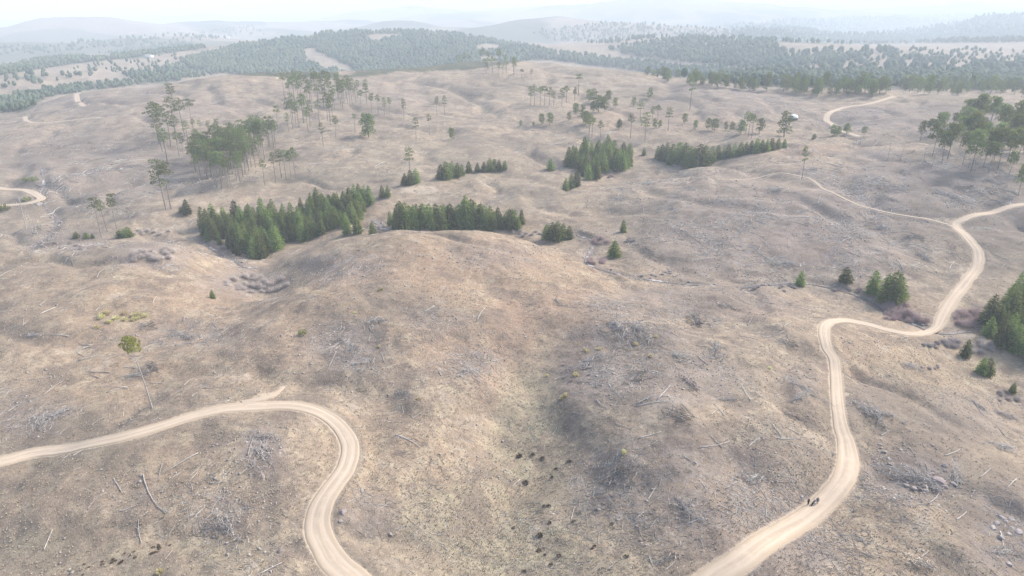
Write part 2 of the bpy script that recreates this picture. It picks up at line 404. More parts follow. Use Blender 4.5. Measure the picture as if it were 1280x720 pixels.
FORESTS = {
 'hill': [(225,77),(300,57),(400,43),(480,37),(560,41),(650,56),(700,68),(640,80),(580,88),(500,90),(440,97),(360,97),(300,94),(240,87)],
 'west_belt': [(-20,92),(0,86),(60,73),(130,66),(230,53),(262,60),(180,71),(100,79),(-20,97)],
 'west_valley': [(-20,128),(0,124),(60,111),(130,104),(225,96),(225,101),(120,112),(60,122),(35,138),(-20,142)],
 'west_slope': [(150,93),(230,80),(292,90),(240,98),(170,101)],
 'east_a': [(760,62),(860,46),(960,52),(985,70),(1090,70),(1040,81),(960,84),(880,80),(800,72)],
 'east_far': [(900,32),(1000,24),(1320,14),(1320,53),(1100,54),(1010,46),(930,44)],
 'east_b': [(900,39),(1080,45),(1320,40),(1320,50),(1080,56),(930,52)],
 'crest_back': [(640,58),(700,68),(780,76),(860,86),(950,93),(1100,92),(1320,94),(1320,112),(1100,110),(950,108),(850,97),(760,84),(640,70)],
}
CLEAR = [(388,64,9,4),(394,70,14,5),(402,77,22,6),(418,84,20,5),(432,90,12,4),(373,43,18,4),(385,47,10,3),(468,38,16,3),(482,46,24,3.5),(470,51,10,3),(505,55,8,2),(560,58,7,2),(330,62,10,2),(612,74,14,4),(120,70,20,3),(610,60,16,5),(1000,72,16,4)]
FOREST = np.zeros(GX.shape)
for nm, P in FORESTS.items():
    w = {'west_slope': .45, 'east_a': .6}.get(nm, 1.0)
    FOREST = np.maximum(FOREST, polymask(P)*w*(GR > 620))
for x, y, rx, ry in CLEAR: FOREST[((PX-x)/rx)**2+((PY-y)/ry)**2 < 1] = 0
FOREST = np.maximum(FOREST, (sstep(0.10, 0.22, fbm(GX, GY, 520, 4, 77))*(GR > 2400))*0.9)
GREY = np.maximum(GREY, WET*0.6)
STRAW = blobs([(560,350,260,110,1),(150,420,240,120,.8),(700,620,200,90,.3),(1150,450,140,70,.6),(500,560,120,90,.6),(1000,640,160,60,.4),(150,600,200,100,.5)])

# ------------------------------------------------------------------ materials
def mat_new(name):
    m = bpy.data.materials.new(name); m.use_nodes = True
    m.node_tree.nodes.clear(); return m, m.node_tree
class NB:
    def __init__(s, t): s.t = t
    def n(s, typ, **kw):
        nd = s.t.nodes.new(typ)
        for k, v in kw.items(): setattr(nd, k, v)
        return nd
    def l(s, a, b): s.t.links.new(a, b)
    def noise(s, vec, scale, detail=4, rough=0.6, out=0):
        nd = s.n('ShaderNodeTexNoise'); nd.inputs['Scale'].default_value = scale; nd.inputs['Detail'].default_value = detail
        nd.inputs['Roughness'].default_value = rough; s.l(vec, nd.inputs['Vector']); return nd.outputs[out]
    def ramp(s, fac, a, b):
        nd = s.n('ShaderNodeMapRange', interpolation_type='SMOOTHSTEP'); nd.inputs['From Min'].default_value = a; nd.inputs['From Max'].default_value = b
        s.l(fac, nd.inputs['Value']); return nd.outputs[0]
    def math(s, op, a, b):
        nd = s.n('ShaderNodeMath', operation=op)
        for i, v in enumerate((a, b)):
            if isinstance(v, (int, float)): nd.inputs[i].default_value = v
            else: s.l(v, nd.inputs[i])
        return nd.outputs[0]
    def mix(s, fac, a, b):
        nd = s.n('ShaderNodeMix', data_type='RGBA')
        if isinstance(fac, (int, float)): nd.inputs[0].default_value = fac
        else: s.l(fac, nd.inputs[0])
        for i, v in ((6, a), (7, b)):
            if isinstance(v, tuple): nd.inputs[i].default_value = (*v, 1)
            else: s.l(v, nd.inputs[i])
        return nd.outputs[2]
    def bsdf(s, col, rough=0.9, bump=None, strength=0.5, dist=0.1, spec=0.2, metal=0.0):
        p = s.n('ShaderNodeBsdfPrincipled'); p.inputs['Roughness'].default_value = rough
        p.inputs['Specular IOR Level'].default_value = spec; p.inputs['Metallic'].default_value = metal
        if isinstance(col, tuple): p.inputs['Base Color'].default_value = (*col, 1)
        else: s.l(col, p.inputs['Base Color'])
        if bump is not None:
            b = s.n('ShaderNodeBump'); b.inputs['Strength'].default_value = strength; b.inputs['Distance'].default_value = dist
            s.l(bump, b.inputs['Height']); s.l(b.outputs[0], p.inputs['Normal'])
        o = s.n('ShaderNodeOutputMaterial'); s.l(p.outputs[0], o.inputs[0]); return p
def simple(name, col, col2=None, scale=6.0, rough=0.85, spec=0.2, metal=0.0, rnd=0.0, bump=0.0, obj=True):
    m, t = mat_new(name); b = NB(t)
    tc = b.n('ShaderNodeTexCoord'); nz = b.noise(tc.outputs['Object'], scale)
    c = b.mix(b.ramp(nz, 0.35, 0.65), col, col2 or tuple(v*0.75 for v in col))
    if rnd > 0:
        oi = b.n('ShaderNodeObjectInfo'); hs = b.n('ShaderNodeHueSaturation')
        b.l(b.math('ADD', b.math('MULTIPLY', oi.outputs['Random'], 2*rnd), 1-rnd), hs.inputs['Value'])
        b.l(b.math('ADD', b.math('MULTIPLY', oi.outputs['Random'], 0.05*(rnd/0.3)), 0.5-0.025*(rnd/0.3)), hs.inputs['Hue'])
        b.l(c, hs.inputs['Color']); c = hs.outputs[0]
    b.bsdf(c, rough, nz if bump else None, bump, 0.05, spec, metal)
    return m

def ground_mat():
    m, t = mat_new('dry_grassland'); b = NB(t)
    tc = b.n('ShaderNodeTexCoord'); P = tc.outputs['Object']
    z1 = b.n('ShaderNodeAttribute', attribute_name='zone_a'); z2 = b.n('ShaderNodeAttribute', attribute_name='zone_b')
    s1 = b.n('ShaderNodeSeparateColor'); b.l(z1.outputs['Color'], s1.inputs[0])
    s2 = b.n('ShaderNodeSeparateColor'); b.l(z2.outputs['Color'], s2.inputs[0])
    grey, green, red = s1.outputs; sand, forest, straw = s2.outputs
    nbig = b.noise(P, 0.035, 5, 0.62); nmid = b.noise(P, 0.22, 5, 0.65); nlrg = b.noise(P, 0.09, 5, 0.7); nfin = b.noise(P, 1.1, 5, 0.7); nspk = b.noise(P, 3.2, 3, 0.7)
    c = b.mix(b.ramp(nbig, 0.38, 0.62), (0.30, 0.234, 0.168), (0.23, 0.187, 0.145))
    c = b.mix(b.math('MULTIPLY', straw, 0.75), c, (0.30, 0.213, 0.14))
    c = b.mix(b.math('MULTIPLY', b.ramp(nmid, 0.46, 0.64), 0.7), c, (0.40, 0.325, 0.225))
    ngrs = b.noise(P, 0.55, 4, 0.65)
    c = b.mix(b.math('MULTIPLY', b.ramp(ngrs, 0.50, 0.38), 0.45), c, (0.195, 0.152, 0.112))
    c = b.mix(b.math('MULTIPLY', b.math('MULTIPLY', red, b.ramp(nmid, 0.3, 0.6)), 0.6), c, (0.285, 0.18, 0.13))
    c = b.mix(b.math('MULTIPLY', b.math('MULTIPLY', green, b.ramp(nmid, 0.28, 0.6)), 0.8), c, (0.285, 0.248, 0.165))
    gm = b.math('MULTIPLY', grey, b.ramp(b.math('ADD', b.math('MULTIPLY', nmid, 0.6), b.math('MULTIPLY', nfin, 0.4)), 0.36, 0.58))
    c = b.mix(b.math('MULTIPLY', gm, 0.95), c, (0.21, 0.178, 0.165))
    c = b.mix(b.math('MULTIPLY', b.ramp(nlrg, 0.50, 0.40), 0.6), c, (0.165, 0.13, 0.105))
    c = b.mix(b.math('MULTIPLY', b.ramp(nlrg, 0.56, 0.70), 0.5), c, (0.40, 0.34, 0.275))
    # litter: dark gaps, pale bleached bits
    dk = b.ramp(b.math('ADD', b.math('MULTIPLY', nfin, 0.65), b.math('MULTIPLY', nspk, 0.35)), 0.50, 0.40)
    c = b.mix(b.math('MULTIPLY', dk, 0.45), c, (0.14, 0.108, 0.08))
    lt = b.ramp(b.math('ADD', b.math('MULTIPLY', nspk, 0.6), b.math('MULTIPLY', nfin, 0.4)), 0.56, 0.66)
    c = b.mix(b.math('MULTIPLY', lt, 0.8), c, (0.52, 0.46, 0.385))
    nfar = b.noise(P, 0.011, 4, 0.6)
    c = b.mix(b.math('MULTIPLY', b.ramp(nfar, 0.50, 0.36), 0.45), c, (0.15, 0.125, 0.10))
    fm = b.math('MULTIPLY', forest, b.ramp(nmid, 0.25, 0.5))
    c = b.mix(b.math('MULTIPLY', fm, 0.85), c, (0.055, 0.07, 0.04))
    sm = b.ramp(b.math('ADD', sand, b.math('ADD', b.math('MULTIPLY', b.math('SUBTRACT', nmid, 0.5), 0.9), b.math('MULTIPLY', b.math('SUBTRACT', nfin, 0.5), 0.8))), 0.34, 0.70)
    c = b.mix(b.math('MULTIPLY', sm, 0.9), c, b.mix(nfin, (0.48, 0.39, 0.29), (0.36, 0.29, 0.215)))
    hgt = b.math('ADD', b.math('MULTIPLY', nfin, 0.7), b.math('MULTIPLY', nspk, 0.35))
    b.bsdf(c, 0.95, hgt, 0.8, 0.45, 0.08)
    return m
M = {}
M['ground'] = ground_mat()
def road_mat(nm='pale_dirt_road', k=1.0):
    m, t = mat_new(nm); b = NB(t)
    tc = b.n('ShaderNodeTexCoord'); P = tc.outputs['Object']
    at = b.n('ShaderNodeAttribute', attribute_name='across')       # (along, across, 0)
    mp = b.n('ShaderNodeMapping'); mp.inputs['Scale'].default_value = (0.045, 2.2, 1); b.l(at.outputs['Vector'], mp.inputs['Vector'])
    st = b.noise(mp.outputs[0], 1.0, 4, 0.6); n1 = b.noise(P, 0.5, 5); n2 = b.noise(P, 4.0, 3)
    c = b.mix(b.ramp(st, 0.36, 0.64), (0.49, 0.395, 0.295), (0.40, 0.32, 0.24))
    c = b.mix(b.math('MULTIPLY', b.ramp(n1, 0.45, 0.7), 0.45), c, (0.53, 0.43, 0.325))
    c = b.mix(b.math('MULTIPLY', b.ramp(n2, 0.55, 0.7), 0.35), c, (0.35, 0.28, 0.215))
    sp = b.n('ShaderNodeSeparateXYZ'); b.l(at.outputs['Vector'], sp.inputs[0])
    rt = b.math('SUBTRACT', b.math('ABSOLUTE', sp.outputs[1], 0), 0.48)
    rut = b.ramp(b.math('ADD', b.math('ABSOLUTE', rt, 0), b.math('MULTIPLY', b.math('SUBTRACT', n1, 0.5), 0.25)), 0.20, 0.06)
    c = b.mix(b.math('MULTIPLY', rut, 0.35), c, (0.55, 0.45, 0.345))
    mid = b.ramp(b.math('ADD', b.math('ABSOLUTE', sp.outputs[1], 0), b.math('MULTIPLY', b.math('SUBTRACT', n1, 0.5), 0.5)), 0.22, 0.02)
    c = b.mix(b.math('MULTIPLY', mid, 0.22), c, (0.36, 0.29, 0.21))
    ed = b.ramp(b.math('ADD', b.math('ABSOLUTE', sp.outputs[1], 0), b.math('MULTIPLY', n1, 0.9)), 1.0, 1.5)
    c = b.mix(b.math('MULTIPLY', ed, 0.8), c, (0.38, 0.30, 0.215))
    if k < 1: c = b.mix(1-k, c, (0.27, 0.22, 0.175))
    b.bsdf(c, 0.95, b.math('ADD', st, b.math('MULTIPLY', n2, 0.3)), 0.5, 0.12, 0.08); return m
M['road'] = road_mat(); M['track'] = road_mat('half_grown_track', 0.75)
def foliage(name, a, b2, rnd=0.3):
    m, t = mat_new(name); b = NB(t)
    tc = b.n('ShaderNodeTexCoord'); nz = b.noise(tc.outputs['Object'], 1.3, 3)
    c = b.mix(b.ramp(nz, 0.35, 0.65), a, b2)
    oi = b.n('ShaderNodeObjectInfo'); hs = b.n('ShaderNodeHueSaturation')
    b.l(b.math('ADD', b.math('MULTIPLY', oi.outputs['Random'], 2*rnd), 1-rnd), hs.inputs['Value'])
    b.l(b.math('ADD', b.math('MULTIPLY', oi.outputs['Random'], 0.05), 0.468), hs.inputs['Hue'])
    b.l(c, hs.inputs['Color'])
    p = b.bsdf(hs.outputs[0], 0.75, None, spec=0.25)
    tl = b.n('ShaderNodeBsdfTranslucent'); b.l(hs.outputs[0], tl.inputs['Color'])
    mx = b.n('ShaderNodeMixShader'); mx.inputs[0].default_value = 0.48; b.l(p.outputs[0], mx.inputs[1]); b.l(tl.outputs[0], mx.inputs[2])
    out = [n for n in t.nodes if n.type == 'OUTPUT_MATERIAL'][0]; b.l(mx.outputs[0], out.inputs[0]); return m
M['conifer'] = foliage('conifer_needles', (0.105, 0.165, 0.045), (0.235, 0.26, 0.065), 0.55)
M['pine'] = foliage('pine_needles', (0.105, 0.155, 0.045), (0.185, 0.215, 0.065))
M['yellowpine'] = foliage('yellowish_pine_needles', (0.26, 0.27, 0.055), (0.32, 0.31, 0.08), 0.08)
M['farwood'] = simple('far_wood_needles', (0.04, 0.07, 0.038), (0.085, 0.11, 0.055), 0.02)
M['bark'] = simple('pine_bark', (0.20, 0.165, 0.145), (0.29, 0.25, 0.22), 2.0, rnd=0.2)
M['deadwood'] = simple('bleached_dead_wood', (0.52, 0.485, 0.445), (0.38, 0.345, 0.31), 1.5, rnd=0.3)
M['greywood'] = simple('grey_slash_wood', (0.42, 0.385, 0.36), (0.31, 0.28, 0.26), 1.2)
M['brownwood'] = simple('brown_slash_wood', (0.25, 0.20, 0.17), (0.18, 0.15, 0.13), 1.2)
M['rock'] = simple('weathered_granite', (0.29, 0.25, 0.225), (0.19, 0.165, 0.15), 1.2, rnd=0.25, bump=0.6)
M['palerock'] = simple('pale_granite', (0.40, 0.355, 0.32), (0.28, 0.245, 0.225), 1.0, rnd=0.15, bump=0.6)
M['twig'] = simple('leafless_twigs', (0.29, 0.245, 0.235), (0.37, 0.315, 0.295), 0.6, rnd=0.15)
M['twigred'] = simple('reddish_leafless_twigs', (0.42, 0.30, 0.275), (0.35, 0.26, 0.24), 0.6, rnd=0.12)
M['twigpale'] = simple('pale_leafless_twigs', (0.48, 0.41, 0.365), (0.39, 0.335, 0.30), 0.6, rnd=0.12)
M['tussock'] = simple('straw_tussock', (0.38, 0.315, 0.23), (0.29, 0.24, 0.17), 0.4)
M['heath'] = simple('brown_heath', (0.26, 0.205, 0.16), (0.31, 0.25, 0.195), 0.4)
M['yellowbush'] = foliage('yellow_green_bush', (0.66, 0.60, 0.32), (0.55, 0.51, 0.26), .1)
M['greenbush'] = foliage('olive_green_bush', (0.25, 0.27, 0.08), (0.19, 0.21, 0.06), .15)
M['darktuft'] = simple('dark_bracken', (0.19, 0.145, 0.105), (0.13, 0.10, 0.075), 2.0, rnd=0.2)

# ------------------------------------------------------------------ ground sheet
V = np.stack([GX, GY, GZ], -1)[:, :-1].reshape(-1, 3)          # last azimuth equals the first
NAo = NA-1
ii, jj = np.meshgrid(np.arange(NR-1), np.arange(NAo), indexing='ij')
jn = (jj+1) % NAo
Q = np.stack([ii*NAo+jj, ii*NAo+jn, (ii+1)*NAo+jn, (ii+1)*NAo+jj], -1).reshape(-1, 4)[:, ::-1]
V = np.concatenate([V, [[0, 0, float(GZ[0].mean())]]])
ctr = len(V)-1
T0 = np.array([[ctr, (j+1) % NAo, j] for j in range(NAo)])
me = np_mesh('ground', V, [Q, T0], M['ground'], True)
def attr4(me, name, chans):
    a = me.attributes.new(name, 'FLOAT_COLOR', 'POINT')
    arr = np.zeros((len(me.vertices), 4), np.float32); arr[:, 3] = 1
    for k, c in enumerate(chans): arr[:-1, k] = c[:, :-1].ravel()
    a.data.foreach_set('color', arr.ravel())
attr4(me, 'zone_a', [GREY, GREEN, RED]); attr4(me, 'zone_b', [SAND, FOREST, STRAW])
tag(link('ground', me), 'bare rolling clear-felled hills of dry grass, slash and reddish soil', kind='structure')

def strip(name, C, hw, prof, mat, lift=0.0, key=None):
    """ribbon along a line; prof = [(across in half widths, height)]"""
    d = np.gradient(C[:, :2], axis=0); d /= np.linalg.norm(d, axis=1)[:, None]+1e-9
    nrm = np.stack([d[:, 1], -d[:, 0]], 1); n, k = len(C), len(prof)
    V = np.zeros((n, k, 3)); at = np.zeros((n, k, 3))
    s = np.concatenate([[0], np.cumsum(np.linalg.norm(np.diff(C[:, :2], axis=0), axis=1))])
    wv = 1+0.10*(vnoise(s*0.08, s*0, 5)-0.5)*2+0.06*(vnoise(s*0.5, s*0, 6)-0.5)
    for q, (a, h) in enumerate(prof):
        off = a*(width_of(key, C, hw) if key else hw)*wv
        V[:, q, :2] = C[:, :2]+nrm*off[:, None]; V[:, q, 2] = C[:, 2]+h+lift
        at[:, q] = np.stack([s, np.full(n, a), s*0], 1)
    ii, jj = np.meshgrid(np.arange(n-1), np.arange(k-1), indexing='ij')
    Qs = np.stack([ii*k+jj, (ii+1)*k+jj, (ii+1)*k+jj+1, ii*k+jj+1], -1).reshape(-1, 4)
    me = np_mesh(name, V.reshape(-1, 3), Qs, mat, True)
    aa = me.attributes.new('across', 'FLOAT_VECTOR', 'POINT'); aa.data.foreach_set('vector', at.reshape(-1, 3).astype(np.float32).ravel())
    return me
PROF = [(-1.22, -0.34), (-1.06, -0.06), (-0.9, 0.0), (-0.7, -0.03), (-0.5, -0.06), (-0.3, -0.02), (0, 0.02), (0.3, -0.02), (0.5, -0.06), (0.7, -0.03), (0.9, 0.0), (1.06, -0.06), (1.22, -0.34)]
RN = {'hairpin': ('road', 'pale dirt road bending in a hairpin round a bank'), 'valley': ('road', 'pale dirt road winding over the spur and across the stream valley'),
      'spur_a': ('track', 'short pale track forking off at the top of the hairpin'),
      'trail': ('track', 'narrow pale vehicle track running off from the road junction'), 'crest': ('road', 'distant pale dirt road curving towards the pine belt'),
      'west': ('road', 'pale dirt road looping at the stream culvert'), 'east': ('road', 'short stretch of pale road seen under tall pines'),
      'upland': ('track', 'small distant squiggle of pale track on the far crest'), 'upland_b': ('track', 'faint distant track on the far slope')}
for nm, (C, hw) in ROADL.items():
    me = strip(RN[nm][0], C, hw, PROF, M['track' if RN[nm][0] == 'track' else 'road'], 0.02 if hw > 2.25 and nm not in ('west',) else 0.12, nm)
    tag(link(RN[nm][0], me), RN[nm][1], kind='structure')
def water_mat():
    m, t = mat_new('shallow_stream_water'); b = NB(t)
    tc = b.n('ShaderNodeTexCoord'); n1 = b.noise(tc.outputs['Object'], 1.6, 4); n0 = b.noise(tc.outputs['Object'], 0.16, 3)
    c = b.mix(b.ramp(n1, 0.4, 0.65), (0.13, 0.11, 0.095), (0.24, 0.21, 0.185))
    c = b.mix(b.math('MULTIPLY', b.ramp(n0, 0.54, 0.64), b.ramp(n1, 0.35, 0.55)), c, (0.52, 0.51, 0.50))
    b.bsdf(c, 0.55, n1, 0.5, 0.08, 0.15); return m
M['water'] = water_mat()
for nm, (C, hw) in STREAML.items():
    me = strip('stream', C, hw, [(-1.3, 0.0), (-0.6, 0.0), (0, 0.0), (0.6, 0.0), (1.3, 0.0)], M['water'], -0.1)
    tag(link('stream', me), {'main': 'shallow rocky stream winding through the valley beside bare shrubs', 'grove': 'short pool of stream water shining between the conifer groves',
        'gully': 'stream bed in the rocky gully below the conifer grove', 'west': 'thin stream running down from the looping road'}[nm], kind='structure')

def on_road(x, y, marg=1.0):
    for C, hw in ROADL.values():
        if np.min(np.hypot(C[:, 0]-x, C[:, 1]-y)) < hw+marg: return True
    return False
ROADPTS = np.concatenate([C[:, :2] for C, hw in ROADL.values()]); ROADHW = np.concatenate([np.full(len(C), hw) for C, hw in ROADL.values()])
def off_roads(x, y, marg=0.6):
    ok = np.ones(len(x), bool)
    for i in range(0, len(x), 4000):
        d = np.hypot(x[i:i+4000, None]-ROADPTS[None, :, 0], y[i:i+4000, None]-ROADPTS[None, :, 1])
        ok[i:i+4000] = (d > ROADHW+marg).all(1)
    return ok
def sample(Z, x, y):
    a = np.arctan2(x, y); r = np.hypot(x, y)
    j = np.clip(np.searchsorted(AZ, a), 0, NA-1); i = np.clip(np.searchsorted(RR, r), 0, NR-1)
    return Z[i, j]
# ------------------------------------------------------------------ tree kinds (unit: metres at nominal height, scaled per tree)
def tri_cloud(mb, P, N, size, rs):
    """needle sprays: small bent two-triangle blades at points P pointing along N"""
    n = len(P); size = np.broadcast_to(np.asarray(size, float), (n,))
    N = N/(np.linalg.norm(N, axis=1)[:, None]+1e-9)
    r = rs.normal(size=(n, 3)); a = np.cross(N, r); a /= np.linalg.norm(a, axis=1)[:, None]+1e-9
    L = size[:, None]; wv = L*rs.uniform(0.35, 0.6, (n, 1))
    up = np.cross(N, a)
    b0 = P-N*L*0.35-a*wv*0.5; b1 = P-N*L*0.35+a*wv*0.5
    m0 = P+N*L*0.25+a*wv*0.6+up*L*0.12; m1 = P+N*L*0.25-a*wv*0.6+up*L*0.12; tp = P+N*L*0.85-up*L*0.1
    Vv = np.stack([b0, b1, m0, m1, tp], 1).reshape(-1, 3); k = np.arange(n)[:, None]*5
    mb.add(Vv, np.concatenate([k+[0, 1, 2], k+[0, 2, 3], k+[3, 2, 4]]))
def conifer_kind(seed, h=12.0, w=2.6):
    """young conifer: dense broad cone of drooping branch sprays from the ground up, uneven outline"""
    rs = np.random.default_rng(seed); tr = MB()
    tr.tube([(0, 0, -0.6), (0.05, 0.02, h*0.4), (0.0, 0.05, h*0.97)], [0.2, 0.13, 0.02], 6)
    cr = MB(); P = []; N = []; S = []
    nl = 17
    lobes = rs.uniform(0.8, 1.15, 8)
    for l in range(nl):
        f = (l+0.3)/nl; z = h*(0.05+0.93*f)
        rad = w*(1-f)**0.52*rs.uniform(0.85, 1.12)*(0.75+0.25*min(1, f*6))+0.12
        nb = max(5, int(15*(1-f)+5)); off = rs.uniform(0, 6.28)
        for b in range(nb):
            t = off+6.283*b/nb+rs.normal()*0.15; lr = rad*lobes[int(t/6.283*8) % 8]*rs.uniform(0.8, 1.15)
            zz = z+rs.normal()*h*0.015
            for q in (0.3, 0.55, 0.8, 1.0):
                P.append((lr*q*math.cos(t), lr*q*math.sin(t), zz+lr*q*(0.22-0.35*q)+rs.normal()*0.08))
                N.append((math.cos(t)*0.9, math.sin(t)*0.9, -0.15+rs.normal()*0.25)); S.append(0.95*(1.1-0.5*f)*(1.15-0.3*q))
    for q in range(6): P.append((rs.normal()*0.05, rs.normal()*0.05, h*(0.93+0.013*q))); N.append((rs.normal()*.3, rs.normal()*.3, 1)); S.append(0.5)
    tri_cloud(cr, np.array(P), np.array(N), np.array(S), rs)
    return tr.mesh('trunk', M['bark']), cr.mesh('crown', M['conifer']), h
def pine_kind(seed, h=20.0, cfrac=0.42, w=2.6, puffs=16, mat='pine', lean=0.0, flat=0.6, per=46, bark='bark', girth=1.0):
    """mature pine: long bare trunk, limbs and clumped open crown on top"""
    rs = np.random.default_rng(seed); tr = MB(); lx, ly = lean*h, rs.normal()*0.01*h
    def ax(f): return np.array([lx*f**1.2+0.12*math.sin(f*5+seed), ly*f+0.10*math.cos(f*4+seed), h*f])
    fs = [-0.03, 0, 0.25, 0.5, 0.75, 0.97]
    tr.tube([ax(max(f, 0))+np.array([0, 0, min(f, 0)*h]) for f in fs], [girth*v for v in (0.30, 0.26, 0.21, 0.17, 0.11, 0.03)], 7)
    cr = MB()
    for q in range(puffs):
        g = (q+0.5)/puffs; f = 1-cfrac*(1-g); f = min(f+rs.normal()*0.02, 0.99)
        shape = math.sin(min(1, (1-g)*1.15+0.18)*math.pi*0.62)
        t = q*2.4+rs.normal()*0.4; d = w*shape*rs.uniform(0.45, 1.0)
        base = ax(f*0.985-0.02); c = base+np.array([d*math.cos(t), d*math.sin(t), 0.25*d+rs.normal()*0.15])
        tr.tube([base, (base+c)/2+np.array([0, 0, -0.05]), c], [0.07, 0.05, 0.02], 4, False)
        rp = rs.uniform(0.75, 1.25)*w*0.40
        D = rs.normal(size=(per, 3)); D /= np.linalg.norm(D, axis=1)[:, None]; rad = rp*rs.uniform(0.35, 1.0, per)**0.5
        P = c+D*rad[:, None]*np.array([1.15, 1.15, flat]); tri_cloud(cr, P, D+np.array([0, 0, 0.5]), rs.uniform(0.30, 0.6, per)*w/2.6, rs)
    for q in range(5):                                  # dead stubs below the crown
        f = rs.uniform(min(0.35, 0.6*(1-cfrac)), 1-cfrac); t = rs.uniform(0, 6.28); base = ax(f); L = rs.uniform(0.4, 1.1)
        tr.tube([base, base+np.array([L*math.cos(t), L*math.sin(t), 0.1])], [0.045, 0.015], 3, False)
    return tr.mesh('trunk', M[bark]), cr.mesh('crown', M[mat]), h
def snag_kind(seed, h=14.0, lean=0.05):
    rs = np.random.default_rng(seed); tr = MB(); br = MB()
    def ax(f): return np.array([lean*h*f+0.1*math.sin(4*f+seed), 0.08*math.cos(3*f), h*f])
    tr.tube([ax(0)-np.array([0, 0, .6])]+[ax(f) for f in (0.02, .3, .6, .85, 1)], [.26, .23, .19, .14, .09, .05], 7)
    for q in range(11):
        f = rs.uniform(0.4, 0.98); t = rs.uniform(0, 6.28); L = rs.uniform(0.5, 1.8)*(1.2-f); b0 = ax(f)
        br.tube([b0, b0+np.array([L*.5*math.cos(t), L*.5*math.sin(t), .15*L]), b0+np.array([L*math.cos(t), L*math.sin(t), .05*L])], [.06, .04, .012], 4, False)
    return tr.mesh('trunk', M['greywood']), br.mesh('branches', M['greywood']), h
KIND = {
 'young_conifer': [conifer_kind(100+i, 12.0, w) for i, w in enumerate((2.8, 3.1, 3.4, 3.0, 3.6, 3.2))],
 'tall_pine': [pine_kind(200+i, 20.0, c, w, p) for i, (c, w, p) in enumerate(((.36, 2.6, 15), (.42, 2.4, 16), (.30, 2.9, 14), (.48, 2.3, 18), (.33, 2.3, 12), (.26, 2.5, 11)))],
 'umbrella_pine': [pine_kind(300+i, 20.0, c, w, p, flat=.75) for i, (c, w, p) in enumerate(((.46, 3.9, 26), (.55, 3.6, 28), (.40, 4.2, 24)))],
 'bushy_pine': [pine_kind(400+i, 12.0, c, w, p, flat=.8, per=52) for i, (c, w, p) in enumerate(((.82, 2.9, 26), (.88, 3.3, 28), (.76, 2.7, 24), (.85, 2.6, 24)))],
 'leaning_pine': [pine_kind(501, 20.0, .17, 1.8, 15, 'yellowpine', lean=-0.10, flat=.95, per=80, bark='greywood', girth=.75)],
 'dead_tree': [snag_kind(600+i, 14, l) for i, l in enumerate((.05, -.04, .12))],
}
PARTN = {'dead_tree': ('trunk', 'branches')}
NTREE = {}
def plant(kind, p, h, label, group, cat='tree', wide=1.0, var=None, rz=None):
    tr, cr, h0 = KIND[kind][R.randrange(len(KIND[kind])) if var is None else var % len(KIND[kind])]
    e = bpy.data.objects.new(kind, None); COL.objects.link(e); e.empty_display_size = 0.5
    e.location = (p[0], p[1], p[2]-0.1); s = h/h0; e.scale = (s*wide, s*wide, s)
    e.rotation_euler = (R.gauss(0, .012), R.gauss(0, .012), R.uniform(0, 6.28) if rz is None else rz)
    a, b = PARTN.get(kind, ('trunk', 'crown'))
    link(a, tr, e); link(b, cr, e)
    tag(e, label, cat, group); NTREE[kind] = NTREE.get(kind, 0)+1
    return e
def trees_px(kind, L, label, group, cat, wide=1.0, rmin=20):
    for px, top, base in L:
        p = hit(px, base, rmin); h = vis_h(px, top, p)
        plant(kind, p, max(h, 2.0), label, group, cat, wide*R.uniform(.92, 1.1))
def inpoly(x, y, P):
    c = False
    for i in range(len(P)):
        x1, y1 = P[i]; x2, y2 = P[(i+1) % len(P)]
        if (y1 > y) != (y2 > y) and x < (x2-x1)*(y-y1)/(y2-y1)+x1: c = not c
    return c
def grove(kind, P, n, hgt, label, group, cat, mind=2.6, rmin=20, wide=1.0, jit=.3, tries=6000):
    xs = [q[0] for q in P]; ys = [q[1] for q in P]; got = []
    for _ in range(tries):
        if len(got) >= n: break
        x = R.uniform(min(xs), max(xs)); y = R.uniform(min(ys), max(ys))
        if not inpoly(x, y, P): continue
        p = hit(x, y, rmin)
        if any(math.hypot(p[0]-q[0], p[1]-q[1]) < mind for q in got) or on_road(p[0], p[1], 1.0): continue
        got.append(p)
    for p in got: plant(kind, p, hgt*R.uniform(1-jit, 1+jit), label, group, cat, wide*R.uniform(.9, 1.12))
    return got
YC, TP, BP = 'young_conifer', 'tall_pine', 'bushy_pine'
# --- young conifers along the stream
grove(YC, [(246,294),(252,280),(285,273),(325,272),(364,276),(364,300),(324,328),(296,319),(264,303)], 72, 10.0, 'dark green young conifer in the grove beside the rocky gully', 'conifer grove by the rocky gully', 'conifer', 2.7, 288, .92, .36)
grove(YC, [(358,305),(364,280),(376,262),(392,255),(440,250),(460,252),(446,284),(412,291),(374,306)], 74, 9.5, 'young conifer in the dense slope grove between gully and pool', 'conifer grove between gully and pool', 'conifer', 2.8, 288, .92, .36)
trees_px(YC, [(456,231,258),(462,231,256),(451,241,262)], 'young conifer at the upper tip of the dense grove', 'conifers at the grove tip', 'conifer')
trees_px(YC, [(478,231,247),(485,231,246)], 'one of two small conifers standing together above the pool', 'pair of conifers above the pool', 'conifer')
trees_px(YC, [(447,267,292),(434,270,293),(466,276,294)], 'small conifer on the knoll edge beside the stream pool', 'conifers at the knoll edge', 'conifer', 1.0, 285)
row = []
for k in range(46):
    x = 490+k*3.6+R.uniform(-1.5, 1.5)
    tp = np.interp(x, [488, 505, 525, 540, 570, 582, 600, 620, 652], [256, 249, 253, 255, 252, 246, 251, 259, 263])+R.uniform(-4, 8)+(k % 2)*1.5
    row.append((x, tp, 281+(k % 3)*3+R.uniform(-1, 1)))
